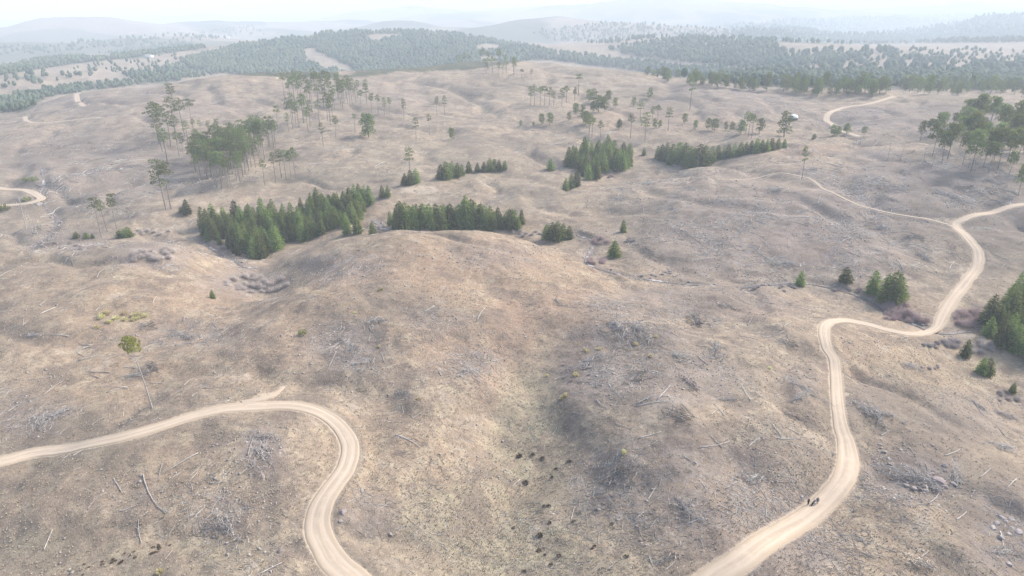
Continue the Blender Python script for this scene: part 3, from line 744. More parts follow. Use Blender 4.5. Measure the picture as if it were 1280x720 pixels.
trees_px(YC, row, 'young conifer in the long row behind the bare central knoll', 'conifer row behind the knoll', 'conifer', .95, 292)
trees_px(YC, [(683,280,299),(690,277,300),(697,276,300),(704,279,299),(711,282,299)], 'young conifer in the small clump at the bend of the stream', 'conifer clump at the stream bend', 'conifer', 1.25, 285)
trees_px(YC, [(779,274,290)], 'slim young conifer alone on the slope above the stream shrubs', None, 'conifer', 1.0)
trees_px(YC, [(768,300,321)], 'dark rounded young conifer among bare shrubs beside the stream', None, 'conifer', 1.3)
trees_px(YC, [(551,205,224),(558,201,224),(565,201,222),(572,203,221),(577,205,219)], 'young conifer in the clump near the tall lone pine', 'conifer clump below the slope', 'conifer', 1.2)
trees_px(YC, [(586,201,216),(597,203,215),(605,202,215),(612,197,214),(618,198,214),(624,199,213),(631,200,212)], 'young conifer in the short line trailing off the clump', 'short conifer line', 'conifer', 1.2)
trees_px(YC, [(506,216,231),(513,212,231),(520,210,229)], 'young conifer under the lone tiered pine', 'conifers under the lone pine', 'conifer', 1.15)
trees_px(YC, [(688,198,213)], 'small single conifer on the open slope near the mid-slope grove', None, 'conifer', 1.2)
grove(YC, [(706,209),(726,221),(735,229),(760,218),(789,211),(785,200),(755,190),(716,194)], 52, 11.0, 'young conifer in the compact grove halfway up the slope', 'mid-slope conifer grove', 'conifer', 3.8, 330, .95, .36)
trees_px(YC, [(707,222,238),(714,217,235),(721,213,233)], 'young conifer at the lower corner of the mid-slope grove', 'conifers at the lower grove corner', 'conifer', 1.1)
trees_px(YC, [(779,177,193),(787,179,194),(805,184,194),(838,187,206)], 'small bushy conifer between the mid-slope grove and the hedge-like row', 'small conifers between groves', 'conifer', 1.3, 330)
trees_px(YC, [(822,182,198),(827,180,200),(833,178,201),(840,179,203),(848,177,205),(855,178,206),(862,182,209),(867,184,209),(874,179,208),(881,181,205)], 'young conifer in the long hedge-like row at the hidden gully', 'hedge-like conifer row', 'conifer', 1.25, 380)
trees_px(YC, [(889,182,203),(897,181,199),(904,182,198),(910,180,197),(917,179,197),(925,177,195),(932,177,193),(938,175,192),(945,172,191),(952,174,190),(958,174,189),(964,172,188),(972,172,186),(980,173,185)], 'young conifer in the thin tail of the hedge-like row', 'tail of the conifer row', 'conifer', 1.15, 380)
trees_px(YC, [(1000,338,357)], 'small conifer at the stream near the foot of the grey slope', None, 'conifer', 1.1)
trees_px(YC, [(1056,333,353)], 'bushy rounded conifer on the stream bank above reddish shrubs', None, 'conifer', 1.5)
trees_px(YC, [(1090,337,368)], 'slim conifer beside the broad one at the reddish shrubs', None, 'conifer', 1.1)
trees_px(YC, [(1106,342,376),(1114,338,379),(1122,345,377)], 'broad dark conifer standing in the reddish leafless shrubs', 'broad conifers in the reddish shrubs', 'conifer', 1.15)
grove(YC, [(1232,402),(1262,375),(1330,360),(1330,455),(1262,446),(1234,425)], 52, 10.0, 'dark conifer in the dense grove beside the stream crossing', 'conifer grove by the stream crossing', 'conifer', 2.7, 185, 1.0)
trees_px(YC, [(1206,424,446),(1226,446,467),(1234,447,469)], 'small conifer outlying the grove by the stream crossing', 'outlying conifers by the crossing', 'conifer', 1.1)
trees_px(YC, [(1265,478,491)], 'tiny conifer low in the hollow below the crossing grove', None, 'conifer', 1.1)
trees_px(YC, [(266,362,373)], 'very small conifer at the edge of the pale leafless thicket', None, 'conifer', 1.2)
trees_px(YC, [(96,289,298),(108,290,298),(116,292,298),(150,287,297),(156,285,297),(161,283,296)], 'low dark conifer just behind the grassy knoll edge', 'low conifers behind the grassy knoll', 'conifer', 1.7, 300)
trees_px(YC, [(234,249,268),(226,258,266)], 'small conifer on the slope below the tall pine stand', 'small conifers below the pine stand', 'conifer', 1.3)
# --- tall pines
GP = 'tall bare-trunked pine in the dense stand above the gully'
grove(TP, [(240,212),(246,231),(275,238),(304,236),(312,215),(345,192),(350,172),(322,176),(280,190),(246,200)], 104, 19.5, GP, 'dense pine stand above the gully', 'pine', 3.0, 330, 1.12, .27)
grove(TP, [(352,131),(400,141),(455,138),(465,126),(420,114),(362,113)], 44, 23.0, 'tall pine in the stand below the far crest', 'pine stand below the crest', 'pine', 5.0, 450)
grove(TP, [(346,172),(420,166),(418,146),(352,150)], 15, 20.0, 'pine scattered between the two tall stands', 'pines between the stands', 'pine', 6, 400)
trees_px(TP, [(352,186,222),(358,187,224),(370,184,223),(345,190,229),(331,198,231),(364,190,222)], 'slender pine with long bare trunk at the fringe of the dense stand', 'slender pines fringing the stand', 'pine', .95)
trees_px(TP, [(420,144,172),(444,142,166),(404,153,183),(520,146,175),(537,142,169),(505,123,147),(546,120,144),(556,119,144)], 'lone lollipop-crowned pine on the open pale slope', 'lone pines on the pale slope', 'pine', 1.0)
trees_px(TP, [(465,116,141),(473,117,143),(481,121,144),(487,121,143)], 'pine in the short line trailing from the upper stand', 'pines trailing from the upper stand', 'pine', 1.1)
trees_px(BP, [(461,142,172)], 'round-headed twin pine on the open pale slope', None, 'pine', 1.0)
trees_px(TP, [(513,184,220)], 'lone tiered pine rising above small conifers', None, 'pine', 1.25)
trees_px(TP, [(127,247,297),(134,249,290),(146,241,286)], 'tall spindly pine standing behind the grassy knoll', 'spindly pines behind the knoll', 'pine', 1.0, 300)
trees_px(TP, [(208,197,262),(214,203,261)], 'tall two-tiered pine beside the dense stand', 'pair of tall pines beside the stand', 'pine', 1.15)
trees_px(TP, [(199,127,180),(207,132,186),(214,140,183),(222,143,178),(231,122,170),(219,120,166),(241,123,160),(235,150,176),(224,163,195),(229,165,192),(209,160,202),(203,145,190),(243,148,166),(251,150,166),(262,150,168),(273,148,170),(218,103,140)], 'pine in the loose straggling group on the grey slope', 'straggling pines on the grey slope', 'pine', 1.25)
trees_px('leaning_pine', [(191,419,510)], 'lone leaning pine with yellowish crown above the hairpin road', None, 'pine', 1.0)
for o in SC.objects:
    if o.name.startswith('leaning_pine'): o.rotation_euler = (0, 0, 0.15)
grove('umbrella_pine', [(1146,178),(1168,204),(1200,211),(1250,222),(1330,218),(1330,165),(1240,152),(1190,158)], 58, 19.0, 'spreading pine in the open stand on the grey slash slope', 'spreading pines on the slash slope', 'pine', 5.0, 330, .95, .3)
trees_px('umbrella_pine', [(1272,204,245)], 'spreading pine standing beside the upper road bend', None, 'pine', .8)
trees_px(TP, [(1002,182,224)], 'thin solitary pine at the bend of the narrow track', None, 'pine', .8)
trees_px(TP, [(862,94,137)], 'pine with very long thin trunk below the crest belt', None, 'pine', .8)
# --- bushy and loose pines in the middle distance
trees_px(BP, [(677,142,156),(687,141,156),(711,140,151),(651,150,157),(667,152,158),(748,119,140),(755,121,140),(741,127,140),(736,112,127),(742,111,128),(760,113,128),(769,122,135),(720,129,142),(728,131,146),(732,139,156),(774,150,161),(792,121,133),(856,142,155),(869,150,162),(885,148,163),(893,148,164),(907,152,163),(915,152,164),(926,150,168),(949,148,167),(812,110,125),(818,148,161),(825,150,160)],
         'bushy round pine scattered on the wide mid slope', 'bushy pines on the mid slope', 'pine', 1.15)
trees_px(BP, [(980,140,171)], 'large round dark pine beside the white dome', None, 'pine', 1.05)
trees_px(BP, [(1041,156,170),(1047,158,170),(1058,154,167),(1080,158,168),(1017,168,175)], 'dark bushy pine beside the curving far road', 'bushy pines by the far road', 'pine', 1.4)
trees_px(BP, [(565,160,175)], 'dark oval pine on the open pale slope', None, 'pine', 1.1)
trees_px(TP, [(663,107,131),(668,105,132),(675,108,132),(681,107,131),(687,108,131),(692,113,132),(702,109,133),(708,107,129),(719,108,126),(723,92,119),(718,112,126),(736,142,181),(740,146,172),(750,150,177),(788,142,173),(800,125,151),(806,139,176),(815,132,152),(822,131,151),(835,134,163),(935,141,171),(939,143,173),(932,139,167),(774,148,161),(664,86,100),(652,86,98)],
         'open-crowned pine scattered on the wide mid slope', 'open pines on the mid slope', 'pine', 1.3)
grove(TP, [(566,92),(645,97),(645,82),(566,82)], 20, 17.0, 'small pine dotted along the far crest', 'pines dotted on the far crest', 'pine', 8, 500, 1.2)
grove(BP, [(800,100),(860,106),(945,116),(945,106),(860,97),(800,92)], 34, 11.0, 'pine at the near edge of the belt along the crest', 'near edge of the crest belt', 'pine', 6, 500, 1.1)
grove(BP, [(945,114),(1000,121),(1080,122),(1150,117),(1320,125),(1320,117),(1150,110),(1000,112),(945,107)], 84, 14.0, 'pine in the front rank of the dark belt', 'front rank of the dark pine belt', 'pine', 6, 480, 1.0)
# --- standing dead trunks
trees_px('dead_tree', [(14,284,308),(41,262,291),(47,264,293),(33,245,285)], 'bare dead trunk standing by the thin stream', 'dead trunks by the thin stream', 'dead tree', 1.0)
trees_px('dead_tree', [(871,193,221),(848,205,219),(1110,172,199),(1125,178,202),(1152,182,212),(1165,184,209),(304,418,428),(80,412,421)], 'bare dead pole left standing on the felled slope', 'dead poles on the felled slope', 'dead tree', .8)

# --- far woods that read as one mass
def wood_mass(name, P, n, hgt, label, rmin, clear=True):
    xs = [q[0] for q in P]; ys = [q[1] for q in P]; pts = []
    while len(pts) < n:
        x = R.uniform(min(xs), max(xs)); y = R.uniform(min(ys), max(ys))
        if not inpoly(x, y, P): n -= 0.02; continue
        if clear and any(((x-a)/c)**2+((y-b)/d)**2 < 1 for a, b, c, d in CLEAR): n -= 0.5; continue
        q = hit(x, y, rmin)
        if q[1] > 14000: n -= .5; continue
        pts.append(q)
    pts = np.array(pts); k = len(pts); sd = 6
    h = hgt*rng.uniform(.65, 1.25, k); w = h*rng.uniform(.28, .46, k)
    Vs = []; lev = ((0.2, .8), (0.5, 1.0), (0.84, .68))
    th = rng.uniform(0, 6.28, k)
    Vs.append(pts+np.stack([0*h, 0*h, h], 1))
    Vs.append(pts+np.stack([0*h, 0*h, h*.05], 1))
    for f, s in lev:
        for q in range(sd):
            t = th+6.283*q/sd; rad = w*s*rng.uniform(.65, 1.3, k)
            Vs.append(pts+np.stack([rad*np.cos(t), rad*np.sin(t), h*(f+rng.uniform(-.07, .07, k))], 1))
    nv = len(Vs); V_ = np.stack(Vs, 1).reshape(-1, 3); T = []
    for q in range(sd):
        a, a2 = 2+q, 2+(q+1) % sd; b_, b2 = a+sd, a2+sd; c_, c2 = b_+sd, b2+sd
        T += [(1, a2, a), (a, a2, b2), (a, b2, b_), (b_, b2, c2), (b_, c2, c_), (c_, c2, 0)]
    F = (np.arange(k)[:, None, None]*nv+np.array(T)[None]).reshape(-1, 3)
    tag(link(name, np_mesh(name, V_, F, M['farwood'])), label, kind='stuff')
wood_mass('distant_wood', FORESTS['hill'], 6200, 10.5, 'hazy blue-green wood covering the distant hill', 1350)
wood_mass('distant_wood', FORESTS['west_belt'], 1200, 9, 'long thin hazy wood running along a low ridge', 1350)
wood_mass('distant_wood', FORESTS['west_valley'], 420, 7, 'dark wood in the valley behind the bare crest', 750)
wood_mass('distant_wood', FORESTS['west_slope'], 240, 9, 'scattered hazy trees below the wooded hill', 1000)
wood_mass('distant_wood', FORESTS['east_a'], 1300, 12, 'hazy wood scattered over the far valley side', 1000)
wood_mass('distant_wood', FORESTS['east_far'], 2600, 15, 'vast hazy blue wood stretching to the horizon', 2600)
wood_mass('distant_wood', FORESTS['crest_back'], 1900, 12, 'dense pine wood behind the front rank of the belt', 620, False)
wood_mass('distant_wood', [(900,82),(980,66),(1100,62),(1180,80),(1320,78),(1320,92),(1000,96),(900,96)], 260, 15, 'loose trees on the pale rise behind the belt', 800, False)
wood_mass('distant_wood', [(0,98),(100,82),(230,66),(250,78),(150,90),(0,112)], 90, 8, 'dotted trees on the pale hill beside the wooded ridge', 950, False)
wood_mass('distant_wood', [(660,40),(760,28),(900,36),(960,46),(860,44),(760,56),(690,52)], 420, 13, 'thin hazy woods on the pale far hills', 1500, False)
wood_mass('distant_wood', [(0,60),(150,48),(320,32),(330,44),(200,56),(0,72)], 260, 12, 'faint scattered woods on the far pale ridges', 2000, False)
wood_mass('distant_wood', FORESTS['east_b'], 900, 12, 'hazy wood along the far side of the pale rise', 1700, False)
wood_mass('distant_wood', [(1090,60),(1320,64),(1320,82),(1150,80)], 150, 10, 'sparse trees dotted over the pale rise', 1200, False)
GRP = {}
for o in SC.objects:
    if o.get('group') and o.get('category') in ('conifer', 'pine', 'dead tree'): GRP.setdefault(o['group'], []).append(o)
for g, L in GRP.items():                     # within a group the heights tell them apart
    if len(L) < 12: continue
    L.sort(key=lambda o: o.scale[2]); k = len(L)
    for i, o in enumerate(L): o['label'] += ', one of the shortest' if i < k/3 else ', of middling height' if i < 2*k/3 else ', one of the tallest'

# ------------------------------------------------------------------ loose ground cover: slash, stones, tussocks
GREYs, GREENs, STRAWs = GREY, GREEN, STRAW
def cover_pts(n, r0, r1, wfun, spread=0.0, clus=1):
    """n points, denser near the viewer's side of the land, weighted by wfun"""
    out = []
    need = n
    while need > 0:
        k = int(need*2.5)+100
        u = rng.uniform(-.87, .87, k); r = np.exp(rng.uniform(math.log(r0), math.log(r1), k))
        x, y = r*np.sin(u), r*np.cos(u); w = wfun(x, y); m = rng.uniform(0, 1, k) < w
        x, y = x[m], y[m]
        if clus > 1:
            x = np.repeat(x, clus)+rng.normal(0, spread, len(x)*clus); y = np.repeat(y, clus)+rng.normal(0, spread, len(y)*clus)
        ok = off_roads(x, y, 0.9); out.append(np.stack([x[ok], y[ok]], 1)); need -= int(ok.sum())
    P = np.concatenate(out); rng.shuffle(P); P = P[:n]
    return np.column_stack([P, H(P[:, 0], P[:, 1])])
def w_slash(x, y): return np.clip(0.10+0.8*sample(GREYs, x, y), 0, 1)*sstep(-.15, .3, fbm(x, y, 18, 3, 61))
def w_stone(x, y): return np.clip(0.12+0.6*sample(GREYs, x, y)+.8*sample(WET, x, y), 0, 1)*sstep(0, .35, fbm(x, y, 22, 3, 71))
def w_grass(x, y): return np.clip(0.45+.4*sample(GREENs, x, y)+.3*sample(STRAWs, x, y)-.35*sample(GREYs, x, y), .1, 1)*(.3+.7*sstep(-.3, .25, fbm(x, y, 12, 3, 81)))
def w_heath(x, y): return np.clip(0.25+.55*sample(GREYs, x, y), 0, 1)*sstep(-.05, .35, fbm(x, y, 26, 4, 91))
def sticks(name, P, L, rad, mat, label):
    n = len(P); rs = rng; big = sstep(170, 600, np.hypot(P[:, 0], P[:, 1]))
    ang = rs.uniform(0, math.pi, n)+fbm(P[:, 0], P[:, 1], 40, 2, 15)*2
    l = rs.gamma(2.2, L/2.2, n)*(1+1.3*big); rd = rad*rs.uniform(.6, 1.5, n)*(1+2.2*big)
    d = np.stack([np.cos(ang), np.sin(ang)], 1)
    A0 = P[:, :2]-d*l[:, None]/2; B0 = P[:, :2]+d*l[:, None]/2; K = P[:, :2]+rs.normal(0, .12, (n, 2))*l[:, None]*.6
    pts = []
    for q, lift in ((A0, .02), (K, .1), (B0, .06)):
        pts.append(np.column_stack([q, H(q[:, 0], q[:, 1])+rd*.8+lift*rs.uniform(0, 1.0, n)*l*.35]))
    side_ = np.stack([-d[:, 1], d[:, 0], 0*ang], 1); Vs = []
    for q, f in zip(pts, (1, .8, .35)):
        for sx, sz in ((-1, -.6), (1, -.6), (0, 1)):
            Vs.append(q+side_*(rd*f*sx)[:, None]+np.array([0, 0, 1])*(rd*f*sz)[:, None])
    V_ = np.stack(Vs, 1).reshape(-1, 3); Qs = []
    for s in range(2):
        for k in range(3): Qs.append((s*3+k, s*3+(k+1) % 3, s*3+3+(k+1) % 3, s*3+3+k))
    F = (np.arange(n)[:, None, None]*9+np.array(Qs)[None]).reshape(-1, 4)
    tag(link(name, np_mesh(name, V_, F, mat)), label, kind='stuff')
sticks('slash_debris', cover_pts(19000, 82, 900, w_slash, 2.6, 7), 1.25, .036, M['greywood'], 'grey branches and tops left strewn after felling')
sticks('slash_debris', cover_pts(7500, 82, 560, w_slash, 2.8, 4), 1.7, .042, M['deadwood'], 'bleached white sticks strewn over the felled slopes')
sticks('slash_debris', cover_pts(10000, 82, 700, w_slash, 2.2, 6), 1.1, .035, M['brownwood'], 'dark brown twigs and bark litter on the felled slopes')
ICO = bmesh.new(); bmesh.ops.create_icosphere(ICO, subdivisions=1, radius=1.0)
ICOV = np.array([v.co[:] for v in ICO.verts]); ICOF = np.array([[v.index for v in f.verts] for f in ICO.faces]); ICO.free()
def stones(name, P, size, mat, label):
    n = len(P); k = len(ICOV)
    s = size*np.minimum(rng.gamma(1.6, 1/1.6, n), 2.3)*(1+.7*sstep(150, 450, np.hypot(P[:, 0], P[:, 1])))
    sc = s[:, None]*rng.uniform(.6, 1.3, (n, 3))*np.array([1, 1, .65]); th = rng.uniform(0, 6.28, n)
    v = ICOV[None]*rng.uniform(.75, 1.25, (n, k, 1))*sc[:, None]
    c, s_ = np.cos(th)[:, None], np.sin(th)[:, None]
    v = np.stack([v[..., 0]*c-v[..., 1]*s_, v[..., 0]*s_+v[..., 1]*c, v[..., 2]], -1)+P[:, None]+np.array([0, 0, .12])*sc[:, None, 2:3]
    F = (np.arange(n)[:, None, None]*k+ICOF[None]).reshape(-1, 3)
    tag(link(name, np_mesh(name, v.reshape(-1, 3), F, mat)), label, kind='stuff')
stones('stone_rubble', cover_pts(6500, 82, 520, w_stone, 2.6, 7), .16, M['rock'], 'small grey stones scattered over the felled slopes')
stones('stone_rubble', cover_pts(2600, 82, 520, w_stone, 1.8, 6), .15, M['palerock'], 'small pale stones scattered over slopes and stream banks')
sp = []
for nm, (C, hw) in STREAML.items():
    k = rng.integers(0, len(C), 110 if nm == 'main' else 50); q = C[k, :2]+rng.normal(0, 1.5, (len(k), 2)); sp.append(q)
sp = np.concatenate(sp); sp = sp[off_roads(sp[:, 0], sp[:, 1], .3)]
stones('stone_rubble', np.column_stack([sp, H(sp[:, 0], sp[:, 1])+.0]), .3, M['rock'], 'pale stones lying in and along the stream beds')
def tussocks(name, P, size, mat, label, blades=5):
    n = len(P); s = size*rng.uniform(.55, 1.5, n)*(1+1.2*sstep(250, 800, np.hypot(P[:, 0], P[:, 1]))); Vs = []
    for b in range(blades):
        t = 6.283*b/blades+rng.uniform(-.5, .5, n); sp_ = rng.uniform(.5, 1.1, n); w_ = s*.42
        dx, dy = np.cos(t), np.sin(t)
        base = P+np.stack([-dy*w_, dx*w_, -.08*s], 1); base2 = P+np.stack([dy*w_, -dx*w_, -.08*s], 1)
        tip = P+np.stack([dx*s*sp_, dy*s*sp_, s*rng.uniform(.3, .85, n)], 1)
        Vs += [base, base2, tip]
    V_ = np.stack(Vs, 1).reshape(-1, 3)
    F = (np.arange(n)[:, None, None]*3*blades+np.array([[3*b, 3*b+1, 3*b+2] for b in range(blades)])[None]).reshape(-1, 3)
    tag(link(name, np_mesh(name, V_, F, mat)), label, kind='stuff')
tussocks('grass_tussocks', cover_pts(50000, 82, 650, w_grass), .24, M['tussock'], 'dry straw-coloured grass tussocks covering the slopes')
tussocks('heath_cover', cover_pts(18000, 82, 900, w_heath, 1.6, 4), .2, M['heath'], 'low brown heath and bracken on the slopes')

# ------------------------------------------------------------------ leafless shrubs and bushes
def shrub_kind(seed, mat, h=2.6, w=2.2, n=620):
    rs = np.random.default_rng(seed); mb = MB(); stem = MB()
    for q in range(6):
        t = q*1.05+rs.normal()*.3; stem.tube([(rs.normal()*.1, rs.normal()*.1, -.3), (.35*w*math.cos(t), .35*w*math.sin(t), h*.45)], [.07, .03], 4, False)
    t = rs.uniform(0, 6.28, n); f = rs.uniform(.05, 1, n)**.6
    el = np.arccos(np.clip(rs.uniform(.02, 1, n), 0, 1)); R_ = rs.uniform(.5, 1.25, n)
    tip = np.stack([w*np.sin(el)*np.cos(t), w*np.sin(el)*np.sin(t), h*np.cos(el)], 1)*R_[:, None]*(.45+.55*f)[:, None]
    bs = tip*np.stack([rs.uniform(.5, .8, n)]*2+[rs.uniform(.05, .4, n)], 1)+rs.normal(0, .12, (n, 3))
    d = tip-bs; a = np.cross(d, rs.normal(size=(n, 3))); a /= np.linalg.norm(a, axis=1)[:, None]+1e-9
    b2 = np.cross(d, a); b2 /= np.linalg.norm(b2, axis=1)[:, None]+1e-9; wd = .02
    Vv = np.stack([bs+a*wd, bs-a*.5*wd+b2*wd*.9, bs-a*.5*wd-b2*wd*.9, tip], 1).reshape(-1, 3); k = np.arange(n)[:, None]*4
    mb.add(Vv, np.concatenate([k+[0, 1, 3], k+[1, 2, 3], k+[2, 0, 3]]))
    return stem.mesh('stems', M[mat]), mb.mesh('twigs', M[mat])
def bush_kind(seed, mat, h=1.0, w=.8, n=90):
    rs = np.random.default_rng(seed); mb = MB(); st = MB()
    for q in range(4): st.tube([(0, 0, -.2), (rs.normal()*.25, rs.normal()*.25, h*.5)], [.05, .02], 4, False)
    D = rs.normal(size=(n, 3)); D[:, 2] = np.abs(D[:, 2]); D /= np.linalg.norm(D, axis=1)[:, None]
    tri_cloud(mb, D*np.array([w, w, h])*rs.uniform(.5, 1, (n, 1)), D+[0, 0, .4], rs.uniform(.2, .38, n), rs)
    return st.mesh('stems', M['brownwood']), mb.mesh('leaves', M[mat])
SH = {'grey': [shrub_kind(700+i, 'twig') for i in range(3)], 'red': [shrub_kind(710+i, 'twigred', 3.4, 2.3) for i in range(3)], 'pale': [shrub_kind(720+i, 'twigpale', 2.4, 2.0) for i in range(3)],
      'yellow': [bush_kind(730+i, 'yellowbush', .9, .75) for i in range(3)], 'green': [bush_kind(740+i, 'greenbush', 1.1, .9) for i in range(3)], 'dark': [bush_kind(750+i, 'darktuft', .55, .6, 70) for i in range(4)]}
def shrub(name, kind, px, py, s, label, group, cat='shrub', rmin=20, flat=1.0):
    p = hit(px, py, rmin); st, tw = SH[kind][R.randrange(len(SH[kind]))]
    e = bpy.data.objects.new(name, None); COL.objects.link(e); e.location = (p[0], p[1], p[2]-.05)
    s *= R.uniform(.8, 1.2); e.scale = (s, s*R.uniform(.85, 1.2), s*flat*R.uniform(.8, 1.15)); e.rotation_euler[2] = R.uniform(0, 6.28)
    link('stems', st, e); link('twigs' if kind in ('grey', 'red', 'pale') else 'leaves', tw, e); tag(e, label, cat, group)
def thicket(kind, x, y, rx, ry, n, s, label, group, rmin=20, flat=1.0):
    n = int(n*1.03); s *= .92; k = 0
    for _ in range(n*8):
        if k >= n: break
        a, r = R.uniform(0, 6.28), R.uniform(0, 1)**.5; px, py = x+rx*r*math.cos(a), y+ry*r*math.sin(a)
        p = hit(px, py, rmin)
        if on_road(p[0], p[1], .6): continue
        shrub('leafless_shrub', kind, px, py, s, label, group, 'shrub', rmin, flat); k += 1
thicket('red', 1120, 391, 24, 10, 24, 1.05, 'reddish leafless shrub on the stream bank below the broad conifers', 'reddish shrubs below the broad conifers')
thicket('red', 1146, 399, 14, 8, 8, .95, 'reddish leafless shrub where the road drops to the stream', 'reddish shrubs at the crossing')
thicket('red', 1214, 399, 26, 9, 24, 1.0, 'reddish leafless shrub between the road and the conifer grove', 'reddish shrubs by the grove')
thicket('grey', 1178, 430, 28, 6, 26, .75, 'dark grey leafless shrub in the patch under the stream crossing', 'dark shrub patch under the crossing')
thicket('grey', 1160, 458, 14, 4, 7, .5, 'dark leafless shrub in the small isolated patch on the slope', 'small isolated shrub patch', flat=.7)
thicket('grey', 1258, 497, 18, 8, 7, .7, 'grey leafless shrub in the hollow below the grove', 'grey shrubs in the hollow')
thicket('pale', 1232, 436, 22, 12, 9, 1.0, 'pale leafless shrub among the grove conifers', 'pale shrubs among the grove')
thicket('red', 752, 303, 9, 5, 6, .95, 'reddish leafless shrub above the stream bend', 'reddish shrubs above the bend')
thicket('red', 746, 328, 11, 4, 7, .95, 'reddish leafless shrub hugging the stream bend', 'reddish shrubs hugging the bend')
thicket('grey', 786, 301, 10, 4, 6, .8, 'purplish leafless shrub beside the rounded conifer', 'purplish shrubs by the conifer')
thicket('grey', 825, 343, 28, 5, 9, .6, 'low grey leafless shrub along the stream bank', 'low shrubs along the stream', flat=.8)
thicket('grey', 975, 360, 36, 5, 12, .7, 'grey leafless shrub along the stream at the slope foot', 'shrubs at the slope foot')
thicket('grey', 1060, 364, 24, 5, 9, .8, 'grey leafless shrub on the bank under the bushy conifer', 'shrubs under the bushy conifer')
thicket('pale', 186, 319, 32, 10, 26, 1.1, 'pale leafless shrub in the thicket on the grassy knoll', 'pale thicket on the knoll')
thicket('pale', 322, 356, 40, 12, 34, 1.1, 'pale leafless shrub in the thicket below the rocky gully', 'pale thicket below the gully')
thicket('grey', 278, 306, 14, 7, 8, .95, 'purplish leafless shrub at the foot of the gully conifers', 'shrubs at the gully conifers', 288)
thicket('pale', 196, 291, 34, 4, 12, 1.0, 'pale leafless shrub behind the grassy knoll', 'pale shrubs behind the knoll', 300)
thicket('grey', 660, 293, 30, 3, 9, .9, 'grey leafless shrub behind the shoulder of the knoll', 'shrubs behind the knoll shoulder', 290)
thicket('red', 525, 291, 14, 2, 4, .9, 'reddish leafless shrub at the foot of the long conifer row', 'reddish shrubs at the conifer row', 290)
thicket('red', 852, 206, 14, 3, 6, 1.1, 'reddish leafless shrub at the foot of the hedge-like row', 'shrubs at the hedge-like row', 380)
thicket('red', 756, 221, 9, 4, 5, 1.0, 'reddish leafless shrub at the corner of the mid-slope grove', 'shrubs at the mid-slope grove')
thicket('grey', 80, 308, 30, 5, 9, .7, 'grey leafless shrub near the thin stream', 'grey shrubs near the thin stream', 280)
thicket('grey', 860, 402, 40, 8, 8, .5, 'low brown leafless scrub on the spur', 'low scrub on the spur', flat=.6)
thicket('grey', 720, 462, 22, 16, 12, .5, 'low dark scrub on the steep side of the grassy swale', 'dark scrub beside the swale', flat=.55)
for _ in range(15):
    shrub('yellow_bush', 'yellow', R.gauss(148, 15), R.gauss(397, 6), 1.5, 'pale yellow bush in the patch on the open slope', 'yellow bush patch', 'bush')
for x, y, s in ((735,440,1.1),(731,438,.9),(749,437,1.1),(795,431,1.3),(720,470,1.0),(684,470,.8),(820,421,.8),(813,446,.8),(860,402,.8),(780,566,1.0),(962,461,1.1),(524,499,.8),(474,434,.7),(703,498,1.2),(707,495,1.0),(444,392,.8)):
    shrub('yellow_bush', 'yellow', x, y, s, 'single pale yellow bush dotted on the knoll and spur', 'dotted yellow bushes', 'bush')
shrub('green_bush', 'green', 378, 418, 1.7, 'rounded bright green bush alone on the dry slope', None, 'bush')
shrub('green_bush', 'green', 476, 363, 1.6, 'low bright green bush near the top of the knoll', None, 'bush', flat=.6)
shrub('green_bush', 'yellow', 200, 716, 1.0, 'yellowish bush inside the hairpin road', None, 'bush')
for x, y in ((30,227),(36,226),(44,226),(34,251),(3,262),(8,263)): shrub('green_bush', 'green', x, y, 3.0, 'dull green bush beside the looping road', 'bushes by the looping road', 'bush', 330)
for x, y in ((651,570),(649,571),(666,569),(678,573),(695,586),(690,597),(680,633),(675,669),(676,671),(674,689),(681,694),(687,654),(740,686),(743,683),(699,695),(689,706),(717,652),(783,696),(712,577),(657,604),(686,633),(642,660),(655,715),(765,655)):
    shrub('bracken_clump', 'dark', x, y, R.uniform(.7, 1.1), 'dark bracken clump in the pale green grassy swale', 'bracken clumps in the swale', 'bracken')
for q in range(26):
    f = R.random(); shrub('bracken_clump', 'dark', 212-118*f+R.gauss(0, 6), 681+34*f+R.gauss(0, 3), .5, 'dark bracken clump along the low bank inside the hairpin', 'bracken along the low bank', 'bracken')

